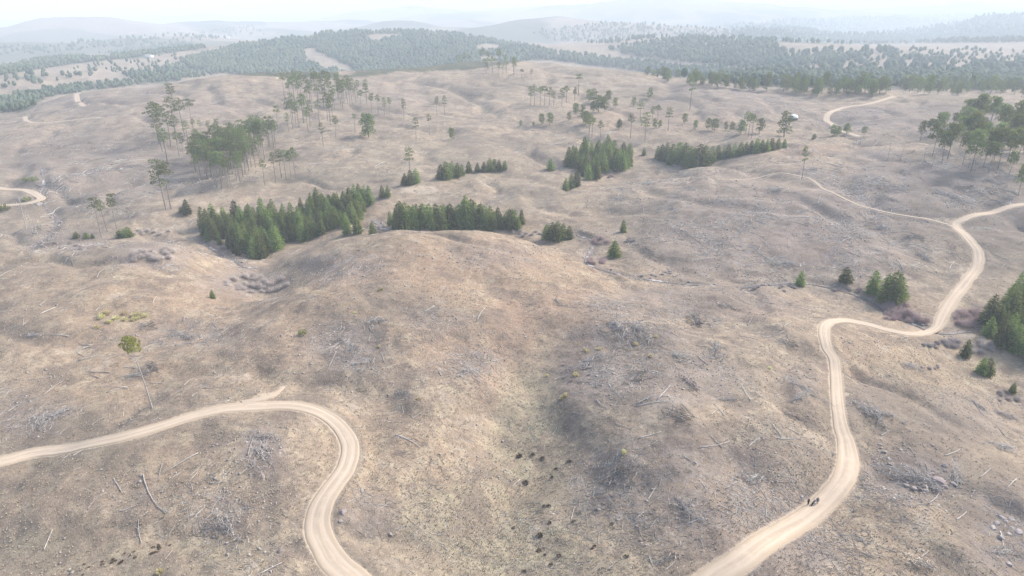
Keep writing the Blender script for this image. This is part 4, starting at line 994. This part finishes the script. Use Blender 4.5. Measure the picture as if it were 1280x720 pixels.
# ------------------------------------------------------------------ fallen logs, brush piles, boulders
def fallen_log(a, b, label, group, r=None, mat='deadwood'):
    pa, pb = np.array(hit(*a)), np.array(hit(*b)); L = np.linalg.norm(pb-pa)
    if L > 16: pb = pa+(pb-pa)*16/L; L = 16
    log3(pa, pb, L, label, group, r, mat)
def log3(pa, pb, L, label, group, r=None, mat='deadwood'):
    r = r or min(.13, .06+.007*L)*R.uniform(.85, 1.2); k = 6; pts = []; rads = []
    d = (pb-pa)[:2]; d = d/(np.linalg.norm(d)+1e-9); sdv = np.array([-d[1], d[0]]); bend = R.gauss(0, .02)*L
    c0 = (pa+pb)/2
    for i in range(k):
        f = i/(k-1); q = pa[:2]+(pb-pa)[:2]*f+sdv*bend*math.sin(f*math.pi)
        rad = r*(1-.55*f); rads.append(rad); pts.append(np.array([q[0], q[1], float(H(q[0], q[1]))+rad*.75+.08])-c0)
    zs = np.array([p[2] for p in pts]); fit = np.polyval(np.polyfit(np.arange(k), zs, 2), np.arange(k)); lift = max(0, np.max(zs-fit))*.6
    for i in range(k): pts[i][2] = fit[i]+lift
    mb = MB(); mb.tube(pts, rads, 7)
    o = link('fallen_log', mb.mesh('fallen_log', M[mat])); o.location = c0
    for q in range(R.choice((1, 2, 2, 3))):
        f = R.uniform(.25, .98); i = min(int(f*(k-1)), k-2); p = pts[i]+(pts[i+1]-pts[i])*(f*(k-1)-i); s = R.choice((-1, 1)); l = R.uniform(.08, .22)*L
        e = p+np.array([d[0]*l*.8+sdv[0]*s*l*.6, d[1]*l*.8+sdv[1]*s*l*.6, R.uniform(.1, .5)]); m2 = MB(); m2.tube([p, (p+e)/2+[0, 0, .05], e], [r*.35, r*.25, r*.1], 4, False)
        link('branch', m2.mesh('branch', M[mat]), o)
    tag(o, label, 'log', group)
HP = 'bleached fallen log lying inside the hairpin road'
for a, b in (((179,594),(207,642)),((248,567),(206,592)),((203,580),(198,602)),((55,688),(66,662)),((152,615),(142,598)),((185,640),(173,650)),((177,680),(173,650)),((110,637),(119,625)),((325,718),(352,704)),((150,640),(170,632)),((310,570),(318,545)),((328,560),(331,545))):
    fallen_log(a, b, HP, 'logs inside the hairpin')
for a, b in (((494,544),(526,560)),((411,459),(420,440)),((472,476),(487,468)),((412,437),(431,425)),((464,414),(460,403)),((440,455),(452,467)),((596,472),(586,458)),((610,496),(612,486)),((596,402),(606,386)),((530,390),(543,382)),((480,452),(474,440)),((600,455),(610,454)),((552,470),(545,460))):
    fallen_log(a, b, 'bleached fallen log on the straw-coloured flank of the knoll', 'logs on the knoll flank')
for a, b in (((795,506),(820,494)),((795,508),(848,501)),((822,500),(838,482)),((889,519),(897,512)),((714,516),(732,519)),((810,432),(813,418)),((822,412),(828,408)),((853,570),(869,582)),((874,600),(884,614)),((907,612),(926,602)),((898,632),(916,641)),((914,632),(940,640)),((810,625),(819,610)),((824,608),(827,599)),((714,650),(718,634)),((794,650),(805,640)),((812,697),(819,714)),((760,713),(771,702)),((831,714),(844,702)),((874,560),(912,552)),((798,548),(826,540)),((735,706),(741,699)),((745,500),(760,512)),((770,530),(790,538)),((860,655),(880,648)),((650,600),(640,610)),((935,560),(950,548)),((905,520),(893,505)),((690,545),(696,535))):
    fallen_log(a, b, 'bleached fallen log on the slash-covered spur beside the swale', 'logs on the spur')
for a, b in (((1160,631),(1174,616)),((1156,579),(1161,593)),((1224,598),(1238,586)),((1213,622),(1218,613)),((1250,665),(1254,686)),((1120,560),(1137,566)),((1255,545),(1245,530)),((1180,570),(1200,562)),((1235,690),(1250,700)),((1100,545),(1112,538)),((1270,600),(1258,612)),((1195,650),(1208,640)),((1145,700),(1160,690)),((1215,500),(1230,520))):
    fallen_log(a, b, 'bleached fallen log on the slope beyond the road, towards the hollow', 'logs towards the hollow')
def random_logs(n, x0, x1, y0, y1, l0, l1, label, group):
    for _ in range(n):
        p = hit(R.uniform(x0, x1), R.uniform(y0, y1)); a = R.uniform(0, 3.14); L = R.uniform(l0, l1)
        q = (p[0]+L*math.cos(a), p[1]+L*math.sin(a))
        if on_road(p[0], p[1], .5) or on_road(q[0], q[1], .5) or on_road((p[0]+q[0])/2, (p[1]+q[1])/2, .5): continue
        log3(np.array(p), np.array([q[0], q[1], float(H(*q))]), L, label, group, None, R.choice(('deadwood', 'deadwood', 'greywood')))
random_logs(110, 930, 1275, 195, 345, 4, 12, 'grey fallen log among slash on the wide grey slope behind the stream', 'logs on the grey slope')
random_logs(34, 20, 280, 330, 495, 3, 8, 'small fallen log on the grassy slope above the hairpin road', 'logs above the hairpin')
random_logs(22, 860, 1020, 400, 560, 3, 8, 'small fallen log on the brown ground beside the winding road', 'logs beside the winding road')
random_logs(26, 690, 930, 225, 335, 4, 9, 'grey fallen log on the slope between stream and narrow track', 'logs between stream and track')

def pile_kind(seed, mat, w=3.2, h=1.1, n=95):
    rs = np.random.default_rng(seed); A_ = MB(); B_ = MB()
    for q in range(n):
        t, rr_ = rs.uniform(0, 6.28), w*rs.uniform(0, 1)**.6; lob = 1+.45*math.sin(2*t+seed)+.3*math.sin(5*t+2*seed); c = np.array([rr_*lob*math.cos(t), rr_*.75*lob*math.sin(t), 0]); zt = h*(1-(rr_/w)**2)*rs.uniform(.2, 1)
        a = rs.uniform(0, 3.14); l = rs.uniform(.7, 2.2); dv = np.array([math.cos(a), math.sin(a), rs.normal()*.25])*l/2; c[2] = zt+.05
        (A_ if q % 3 else B_).tube([c-dv, c+dv*.2+rs.normal(0, .05, 3), c+dv], [.055, .045, .015], 3, False)
    return A_.mesh('branches', M[mat]), B_.mesh('branches', M['deadwood'])
PK = [pile_kind(800+i, m) for i, m in enumerate(('greywood', 'deadwood', 'brownwood', 'greywood'))]
def brush_pile(px, py, s, label, group=None, v=None):
    a, b = PK[R.randrange(4) if v is None else v]; p = hit(px, py)
    if on_road(p[0], p[1], 3.2*s): return
    n = Vector((float(H(p[0]-2, p[1])-H(p[0]+2, p[1])), float(H(p[0], p[1]-2)-H(p[0], p[1]+2)), 4)).normalized()
    e = bpy.data.objects.new('brush_pile', None); COL.objects.link(e); e.location = p; e.scale = (s*R.uniform(.8, 1.5), s*R.uniform(.45, .9), s*R.uniform(.5, .9))
    e.rotation_euler = (n.to_track_quat('Z', 'Y') @ Matrix.Rotation(R.uniform(0, 6.28), 3, 'Z').to_quaternion()).to_euler()
    tag(link('branches', a, e), kind='stuff'); tag(link('branches', b, e), kind='stuff'); tag(e, label, 'brush pile', group)
brush_pile(332, 548, 1.3, 'grey brush pile on the steep bank inside the hairpin', 'piles on the hairpin bank', 0)
brush_pile(327, 568, 1.3, 'grey brush pile on the steep bank inside the hairpin', 'piles on the hairpin bank', 1)
for x, y, s in ((452,455,1.6),(440,437,1.3),(470,402,1.3),(588,465,1.1),(505,492,1.0),(422,428,1.0)): brush_pile(x, y, s, 'grey brush pile on the straw-coloured knoll flank', 'piles on the knoll flank')
for x, y, s in ((775,409,1.8),(800,412,1.5),(895,437,1.6),(850,447,1.4),(735,455,1.6),(860,480,1.4),(905,500,1.3),(845,520,1.4),(780,590,1.3),(765,600,1.2),(860,640,1.3),(880,690,1.3),(830,700,1.2),(925,688,1.2),(940,600,1.3),(800,470,1.3),(700,380,1.2),(870,400,1.6),(910,385,1.6)):
    brush_pile(x, y, s, 'grey brush pile scattered over the spur beside the swale', 'piles on the spur')
for x, y, s in ((1010,432,1.8),(1005,486,1.4),(985,430,1.5),(1000,496,1.2),(990,520,1.2)): brush_pile(x, y, s, 'long grey brush pile beside the winding road', 'piles beside the winding road')
for x, y, s in ((1145,600,1.5),(1160,603,1.4),(1195,598,1.3),(1095,518,1.4),(1080,512,1.2),(1140,458,1.2),(1225,510,1.4),(1255,520,1.3),(1260,560,1.4),(1250,560,1.2),(1150,706,1.3),(1255,690,1.2),(1110,520,1.3)): brush_pile(x, y, s, 'grey brush pile on the slope between road and hollow', 'piles between road and hollow')
for x, y, s in ((62,522,1.5),(50,528,1.3),(75,515,1.0),(275,656,1.0),(285,660,1.2),(230,420,1.4),(185,408,1.4),(190,460,1.4),(170,470,1.2),(40,420,1.2)): brush_pile(x, y, s, 'weathered brush pile near the hairpin road', 'piles near the hairpin')
for _ in range(20):
    brush_pile(R.uniform(940, 1270), R.uniform(210, 340), R.uniform(1.2, 2.2), 'brush pile on the wide grey slope behind the stream', 'piles on the grey slope')

def boulder_kind(seed):
    rs = np.random.default_rng(seed); bm = bmesh.new(); bmesh.ops.create_icosphere(bm, subdivisions=2, radius=1.0)
    pl = [(Vector(rs.normal(size=3)).normalized(), rs.uniform(.55, .9)) for _ in range(9)]
    for v in bm.verts:
        for nrm, dd in pl:
            k = v.co.dot(nrm)
            if k > dd: v.co -= nrm*(k-dd)*.9
        v.co *= 1+rs.normal()*.025
        v.co.z *= .72
    me_ = bpy.data.meshes.new('boulder'); bm.to_mesh(me_); bm.free(); me_.materials.append(None); return me_
BK = [boulder_kind(900+i) for i in range(5)]
BKm = {}
for mt in ('rock', 'palerock', 'pinkrock'):
    if mt == 'pinkrock': M[mt] = simple('pinkish_granite', (0.34, 0.275, 0.25), (0.25, 0.205, 0.19), 1.2, rnd=0.1, bump=0.5)
    BKm[mt] = []
    for k in BK:
        c = k.copy(); c.materials[0] = M[mt]; BKm[mt].append(c)
def boulder(px, py, s, mt, label, group=None, rmin=20):
    p = hit(px, py, rmin)
    if on_road(p[0], p[1], .2): return
    o = link('boulder', R.choice(BKm[mt])); o.location = (p[0], p[1], p[2]+s*.02); s *= .85; o.scale = (s*R.uniform(.8, 1.3), s*R.uniform(.8, 1.2), s*R.uniform(.7, 1.1)); o.rotation_euler = (R.gauss(0, .2), R.gauss(0, .2), R.uniform(0, 6.28))
    tag(o, label, 'boulder', group)
boulder(428, 640, 1.1, 'pinkrock', 'pinkish boulder on the outer edge of the hairpin road')
boulder(426, 651, .6, 'palerock', 'pale boulder just below the pinkish one at the hairpin')
for _ in range(34): boulder(R.gauss(1155, 22), R.gauss(602, 9), R.uniform(.4, 1.0), R.choice(('rock', 'pinkrock', 'rock')), 'grey boulder in the rocky outcrop on the slope beyond the road', 'outcrop boulders')
boulder(1174, 603, 1.7, 'pinkrock', 'big smooth pinkish slab in the rocky outcrop')
for x, y in ((1092,577),(1097,580),(1110,574),(1113,581),(1126,563),(1105,565),(1120,588),(1100,556)): boulder(x, y, R.uniform(.5, .9), 'rock', 'dark boulder at the upper fringe of the outcrop', 'outcrop fringe boulders')
for x, y in ((1252,648),(1258,652),(1246,655),(1265,660),(1262,668),(1240,660),(1250,672),(1260,705),(1264,650),(1272,665)): boulder(x, y, R.uniform(.6, 1.2), 'palerock', 'pale boulder in the bright stony patch below the outcrop', 'pale stony patch')
for _ in range(26): boulder(R.uniform(270, 330), R.uniform(312, 333), R.uniform(.3, .8), 'palerock', 'pale boulder in the stream bed of the rocky gully', 'gully boulders', 250)
for _ in range(16): boulder(R.uniform(725, 765), R.uniform(296, 340), R.uniform(.3, .7), 'palerock', 'pale boulder beside the stream bend', 'stream bend boulders')
for _ in range(30):
    f = R.random(); boulder(1060+100*f, 368+38*f+R.gauss(0, 2), R.uniform(.3, .7), 'rock', 'grey boulder lining the stream above the crossing', 'boulders lining the stream')
for x, y, s in ((488,668,.6),(452,614,.7),(590,660,.5),(350,690,.6),(352,420,.6),(474,434,.5),(865,632,.6),(855,635,.5),(748,637,.6),(575,470,.7),(1075,622,.4)): boulder(x, y, s, 'rock', 'single grey boulder on open ground near the swale', 'single boulders')
boulder(49, 256, 2.6, 'palerock', 'big pale boulder below the looping road', None, 330)
for _ in range(40): boulder(R.uniform(520, 720), R.gauss(318, 12), R.uniform(.3, .8), 'rock', 'grey boulder near the crest of the central knoll', 'knoll crest boulders')

# ------------------------------------------------------------------ white domed tent, far houses
M['canvas'] = simple('white_canvas', (0.80, 0.80, 0.78), (0.72, 0.72, 0.70), .6, .7)
M['steel'] = simple('grey_steel', (0.35, 0.35, 0.35), None, 4, .4, .5, .8)
M['shade_cloth'] = simple('grey_canvas_wall', (0.30, 0.29, 0.27), None, 1)
p = hit(991.5, 150); W2 = 3.7
e = bpy.data.objects.new('domed_tent', None); COL.objects.link(e); e.location = p
mb = MB(); mb.lathe([(W2, 2.2), (W2*.97, 2.75), (W2*.85, 3.5), (W2*.62, 4.15), (W2*.32, 4.55), (.02, 4.7)], 16); mb.lathe([(W2, 2.2), (W2+.05, 1.95)], 16)
link('canopy', mb.mesh('canopy', M['canvas'], True), e)
for k in range(8):
    mb = MB(); t = k*math.pi/4; mb.tube([(W2*.97*math.cos(t), W2*.97*math.sin(t), -.4), (W2*.97*math.cos(t), W2*.97*math.sin(t), 2.25)], [.05, .05], 6); link('post', mb.mesh('post', M['steel']), e)
mb = MB(); mb.V = []; prof = [(W2*.95*math.cos(t), W2*.95*math.sin(t)) for t in np.linspace(-.4, math.pi+.4, 15)]
Vw = [(x, y, z) for x, y in prof for z in (-.2, 2.1)]; mb.add(Vw, None, [(2*i, 2*i+2, 2*i+3, 2*i+1) for i in range(14)]); link('back_wall', mb.mesh('back_wall', M['shade_cloth']), e)
tag(e, 'white domed tent on posts beside the large round pine', 'tent')
M['render'] = simple('whitewash', (0.78, 0.76, 0.72), (0.68, 0.66, 0.62), .5); M['tin'] = simple('tin_roof', (0.42, 0.40, 0.38), (0.34, 0.31, 0.29), .3, .5); M['dark'] = simple('dark_opening', (0.05, 0.05, 0.055), None, 1, .3)
def house(px, py, w, d, h, rz, label, rmin):
    p = hit(px, py, rmin); e = bpy.data.objects.new('house', None); COL.objects.link(e); e.location = p; e.rotation_euler[2] = rz
    mb = MB(); mb.box((0, 0, h/2-.6), (w, d, h+1.2)); 
    mb.add([(-w/2, -d/2, h), (-w/2, d/2, h), (-w/2, 0, h+1.6), (w/2, -d/2, h), (w/2, d/2, h), (w/2, 0, h+1.6)], [(0, 2, 1), (3, 4, 5)]); link('wall', mb.mesh('wall', M['render']), e)
    mb = MB(); o_ = .4
    for s in (-1, 1):
        mb.add([(-w/2-o_, s*(d/2+o_), h-.25), (w/2+o_, s*(d/2+o_), h-.25), (w/2+o_, 0, h+1.75), (-w/2-o_, 0, h+1.75), (-w/2-o_, s*(d/2+o_), h-.1), (w/2+o_, s*(d/2+o_), h-.1), (w/2+o_, 0, h+1.9), (-w/2-o_, 0, h+1.9)], None, [(0, 1, 2, 3), (4, 5, 6, 7), (0, 1, 5, 4), (0, 3, 7, 4), (1, 2, 6, 5)])
    link('roof', mb.mesh('roof', M['tin']), e)
    mb = MB(); mb.box((0, -d/2-.03, 1.05), (1.1, .1, 2.1)); link('door', mb.mesh('door', M['dark']), e)
    for x in (-w*.3, w*.3): mb = MB(); mb.box((x, -d/2-.03, h*.55), (1.3, .1, 1.1)); link('window', mb.mesh('window', M['dark']), e)
    tag(e, label, 'house')
house(297, 91.5, 11, 8, 4.5, .2, 'tiny white house just over the bare crest', 900)
house(187, 72, 16, 10, 5, -.3, 'distant white house on the pale hill below the ridge wood', 1000)
house(283, 48, 26, 14, 7, .1, 'large distant white house at the end of the wooded ridge', 1500)
house(1078, 95, 10, 7, 4, .3, 'white house half hidden in the dark pine belt', 800)
house(860, 90, 10, 7, 4, -.2, 'small white house behind the pines of the crest belt', 800)

# ------------------------------------------------------------------ people and motorcycle on the road
M['skin'] = simple('skin', (0.35, 0.22, 0.16), None, 8, .6); M['hair'] = simple('dark_hair', (0.03, 0.024, 0.02), None, 20)
M['darkcloth'] = simple('dark_clothing', (0.035, 0.036, 0.04), (0.05, 0.05, 0.055), 6); M['greycloth'] = simple('grey_clothing', (0.22, 0.22, 0.23), (0.16, 0.16, 0.17), 6); M['shoe'] = simple('dark_shoes', (0.04, 0.035, 0.03), None, 6)
def person(px, py, rz, top_mat, leg_mat, label, arm=0.0):
    Vs = []; Es = []; Rd = []
    def v(x, y, z, r, par=None):
        Vs.append((x, y, z)); Rd.append(r if isinstance(r, tuple) else (r, r))
        if par is not None: Es.append((par, len(Vs)-1))
        return len(Vs)-1
    pel = v(0, 0, .95, (.165, .12)); wa = v(0, 0, 1.10, (.15, .105), pel); ch = v(0, 0, 1.30, (.175, .12), wa); sh = v(0, .01, 1.43, (.14, .085), ch)
    nk = v(0, .0, 1.52, .058, sh); jaw = v(0, -.03, 1.59, (.065, .075), nk); hd = v(0, -.01, 1.67, (.078, .098), jaw); cw = v(0, .0, 1.745, (.06, .075), hd)
    v(0, -.118, 1.655, .016, hd)                                        # nose
    for s in (-1, 1):
        v(s*.088, 0, 1.655, .02, hd)                                   # ears
        so = v(s*.19, .01, 1.42, .062, sh); el = v(s*.25, .02-arm*.05, 1.15, .046, so); wr = v(s*.26, -.08-arm*.15, .91, .031, el)
        pm = v(s*.262, -.10-arm*.15, .845, (.022, .04), wr)
        for q in range(4): 
            k1 = v(s*.262, -.135+q*.024-arm*.15, .795-.008*(q in (1, 2)), .0095, pm); v(s*.252, -.13+q*.022-arm*.15, .755-.012*(q in (1, 2)), .008, k1)
        th = v(s*.25, -.15-arm*.15, .845, .011, pm); v(s*.245, -.168-arm*.15, .815, .009, th)
        hp = v(s*.095, 0, .88, .105, pel); kn = v(s*.11, -.02, .50, .066, hp); an = v(s*.12, .02, .09, .044, kn); v(s*.13, -.14, .035, (.045, .035), an)
    me_ = bpy.data.meshes.new('person'); me_.from_pydata(Vs, Es, []); o = bpy.data.objects.new('person_base', me_); COL.objects.link(o)
    sm = o.modifiers.new('s', 'SKIN'); sm.use_smooth_shade = True; ss = o.modifiers.new('d', 'SUBSURF'); ss.levels = 2; ss.render_levels = 2
    lay = me_.skin_vertices[0].data if me_.skin_vertices else None
    if lay is None: return
    for i, r in enumerate(Rd): lay[i].radius = r; lay[i].use_root = (i == 0)
    bpy.context.view_layer.update(); dg = bpy.context.evaluated_depsgraph_get()
    body = bpy.data.meshes.new_from_object(o.evaluated_get(dg)); bpy.data.objects.remove(o)
    body.materials.clear(); body.materials.append(M['skin'])
    co = np.empty(len(body.vertices)*3); body.vertices.foreach_get('co', co); co = co.reshape(-1, 3)
    nn = np.array([vv.normal[:] for vv in body.vertices]); F4 = [list(f.vertices) for f in body.polygons]; cen = np.array([co[f].mean(0) for f in F4])
    b = link('person', body); p = hit(px, py); b.location = (p[0], p[1], p[2]+.12); b.rotation_euler[2] = rz
    def wear(nm, sel, off, m):
        idx = [f for f, s_ in zip(F4, sel) if s_]; used = sorted({i for f in idx for i in f}); mp = {i: k for k, i in enumerate(used)}
        w_ = bpy.data.meshes.new(nm); w_.from_pydata([tuple(co[i]+nn[i]*off) for i in used], [], [[mp[i] for i in f] for f in idx]); w_.materials.append(M[m]); link(nm, w_, b)
    hand = (np.abs(cen[:, 0]) > .2) & (cen[:, 2] < .91)
    wear('jacket', (cen[:, 2] > .86) & (cen[:, 2] < 1.52) & ~hand & ~((np.abs(cen[:, 0]) < .2) & (cen[:, 2] < .92)), .02, top_mat)
    wear('trousers', (cen[:, 2] < 1.0) & (cen[:, 2] > .1) & (np.abs(cen[:, 0]) < .215) & ~hand, .014, leg_mat)
    wear('shoe', (cen[:, 2] <= .12) & (cen[:, 0] > 0), .012, 'shoe'); wear('shoe', (cen[:, 2] <= .12) & (cen[:, 0] < 0), .012, 'shoe')
    wear('hair', (cen[:, 2] > 1.70) | ((cen[:, 2] > 1.58) & (cen[:, 1] > .03)), .018, 'hair')
    m_ = MB()
    for s in (-1, 1): m_.ellipsoid((s*.032, -.098, 1.672), (.013, .01, .01), 6, 4)
    link('eyes', m_.mesh('eyes', M['hair']), b); m_ = MB(); m_.ellipsoid((0, -.092, 1.602), (.025, .012, .007), 6, 4); link('mouth', m_.mesh('mouth', M['pinkrock']), b)
    tag(b, label, 'person')
person(1009.6, 632.0, .3, 'darkcloth', 'darkcloth', 'person in dark clothes standing on the road edge by the motorcycle')
person(1021.0, 630.4, -.5, 'greycloth', 'darkcloth', 'person in grey top standing close behind the motorcycle', .6)
M['tyre'] = simple('black_rubber', (0.025, 0.025, 0.025), None, 8); M['tankp'] = simple('dark_paint', (0.06, 0.06, 0.065), None, 3, .3, .5); M['seatm'] = simple('black_seat', (0.03, 0.03, 0.03), None, 6, .6); M['lens'] = simple('headlight_lens', (0.75, 0.75, 0.72), None, 5, .15, .6)
p = hit(1016.4, 631.2); e = bpy.data.objects.new('motorcycle', None); COL.objects.link(e); e.location = (p[0], p[1], p[2]+.12); e.rotation_euler[2] = .75
for x in (-.68, .68):
    w_ = bpy.data.objects.new('wheel', None); COL.objects.link(w_); w_.parent = e; w_.location = (x, 0, .32)
    mb = MB(); mb.lathe([(.245+.07*(1+math.cos(t)), .055*math.sin(t)) for t in np.linspace(math.pi, -math.pi, 9)], 20, 'y'); link('tyre', mb.mesh('tyre', M['tyre'], True), w_)
    mb = MB(); mb.lathe([(.25, -.03), (.23, -.03), (.23, .03), (.25, .03)], 20, 'y'); mb.lathe([(.001, -.07), (.05, -.07), (.05, .07), (.001, .07)], 8, 'y')
    for k in range(10): t = k*.628; mb.tube([(.04*math.cos(t), 0, .04*math.sin(t)), (.235*math.cos(t), 0, .235*math.sin(t))], [.008, .008], 3, False)
    link('rim', mb.mesh('rim', M['steel']), w_)
mb = MB(); mb.tube([(.52, 0, .85), (.1, 0, .45), (-.35, 0, .45), (-.5, 0, .72)], [.03]*4, 6); mb.tube([(.5, 0, .88), (-.1, 0, .8), (-.75, 0, .78)], [.03]*3, 6); mb.tube([(-.68, .07, .32), (-.2, .07, .45)], [.025]*2, 5); mb.tube([(-.68, -.07, .32), (-.2, -.07, .45)], [.025]*2, 5); link('frame', mb.mesh('frame', M['tankp']), e)
mb = MB(); mb.tube([(.68, .09, .32), (.47, .09, 1.0)], [.03]*2, 6); mb.tube([(.68, -.09, .32), (.47, -.09, 1.0)], [.03]*2, 6); link('fork', mb.mesh('fork', M['steel']), e)
mb = MB(); mb.ellipsoid((.2, 0, .9), (.3, .15, .14), 12, 8); link('fuel_tank', mb.mesh('fuel_tank', M['tankp'], True), e)
mb = MB(); mb.ellipsoid((-.35, 0, .86), (.42, .14, .08), 12, 6); link('seat', mb.mesh('seat', M['seatm'], True), e)
mb = MB(); mb.box((.08, 0, .48), (.36, .24, .26)); mb.lathe([(.001, 0), (.12, 0), (.12, .06), (.1, .06), (.1, .1), (.12, .1), (.12, .16), (.09, .16), (.09, .22), (.001, .22)], 10, 'z', (.14, 0, .6)); link('engine', mb.mesh('engine', M['steel']), e)
mb = MB(); mb.tube([(.25, -.13, .55), (.2, -.16, .3), (-.3, -.17, .32), (-.85, -.17, .45)], [.03, .03, .045, .05], 7); link('exhaust', mb.mesh('exhaust', M['steel']), e)
mb = MB(); mb.tube([(.36, .38, 1.08), (.46, .12, 1.04), (.46, -.12, 1.04), (.36, -.38, 1.08)], [.018]*4, 6); hb = link('handlebar', mb.mesh('handlebar', M['steel']), e)
for s in (-1, 1): mb = MB(); mb.tube([(.42, s*.2, 1.05), (.46, s*.26, 1.22)], [.008]*2, 4); mb.ellipsoid((.46, s*.27, 1.25), (.015, .06, .04), 8, 5); link('mirror', mb.mesh('mirror', M['tankp']), hb)
mb = MB(); mb.ellipsoid((.62, 0, .92), (.08, .1, .1), 10, 6); link('headlight', mb.mesh('headlight', M['lens'], True), e)
for x, a0, a1 in ((.68, .6, 2.4), (-.68, .6, 2.6)):
    mb = MB(); ts = np.linspace(a0, a1, 7); Vm = [(x+.37*math.cos(t), y, .32+.37*math.sin(t)) for t in ts for y in (-.07, .07)]; mb.add(Vm, None, [(2*i, 2*i+2, 2*i+3, 2*i+1) for i in range(6)]); link('mudguard', mb.mesh('mudguard', M['tankp']), e)
tag(e, 'dark motorcycle parked on the pale dirt road between two people', 'motorcycle')

# ------------------------------------------------------------------ haze
mb = MB(); zb, zt = float(GZ.min())-1.0, max(CAMZ+16, float(GZ.max())+12)
mb.box((0, 0, (zb+zt)/2), (53000, 53000, zt-zb))
hm, t = mat_new('pale_haze'); b = NB(t)
pv = b.n('ShaderNodeVolumePrincipled'); pv.inputs['Density'].default_value = HAZE_DENSITY; pv.inputs['Color'].default_value = (*HAZE_COLOR, 1)
pv.inputs['Anisotropy'].default_value = 0.0
o = b.n('ShaderNodeOutputMaterial'); b.l(pv.outputs[0], o.inputs['Volume'])
tag(link('haze', mb.mesh('haze', hm)), 'pale dry haze lying over the whole landscape', kind='stuff')
print('Z range', zb, zt)
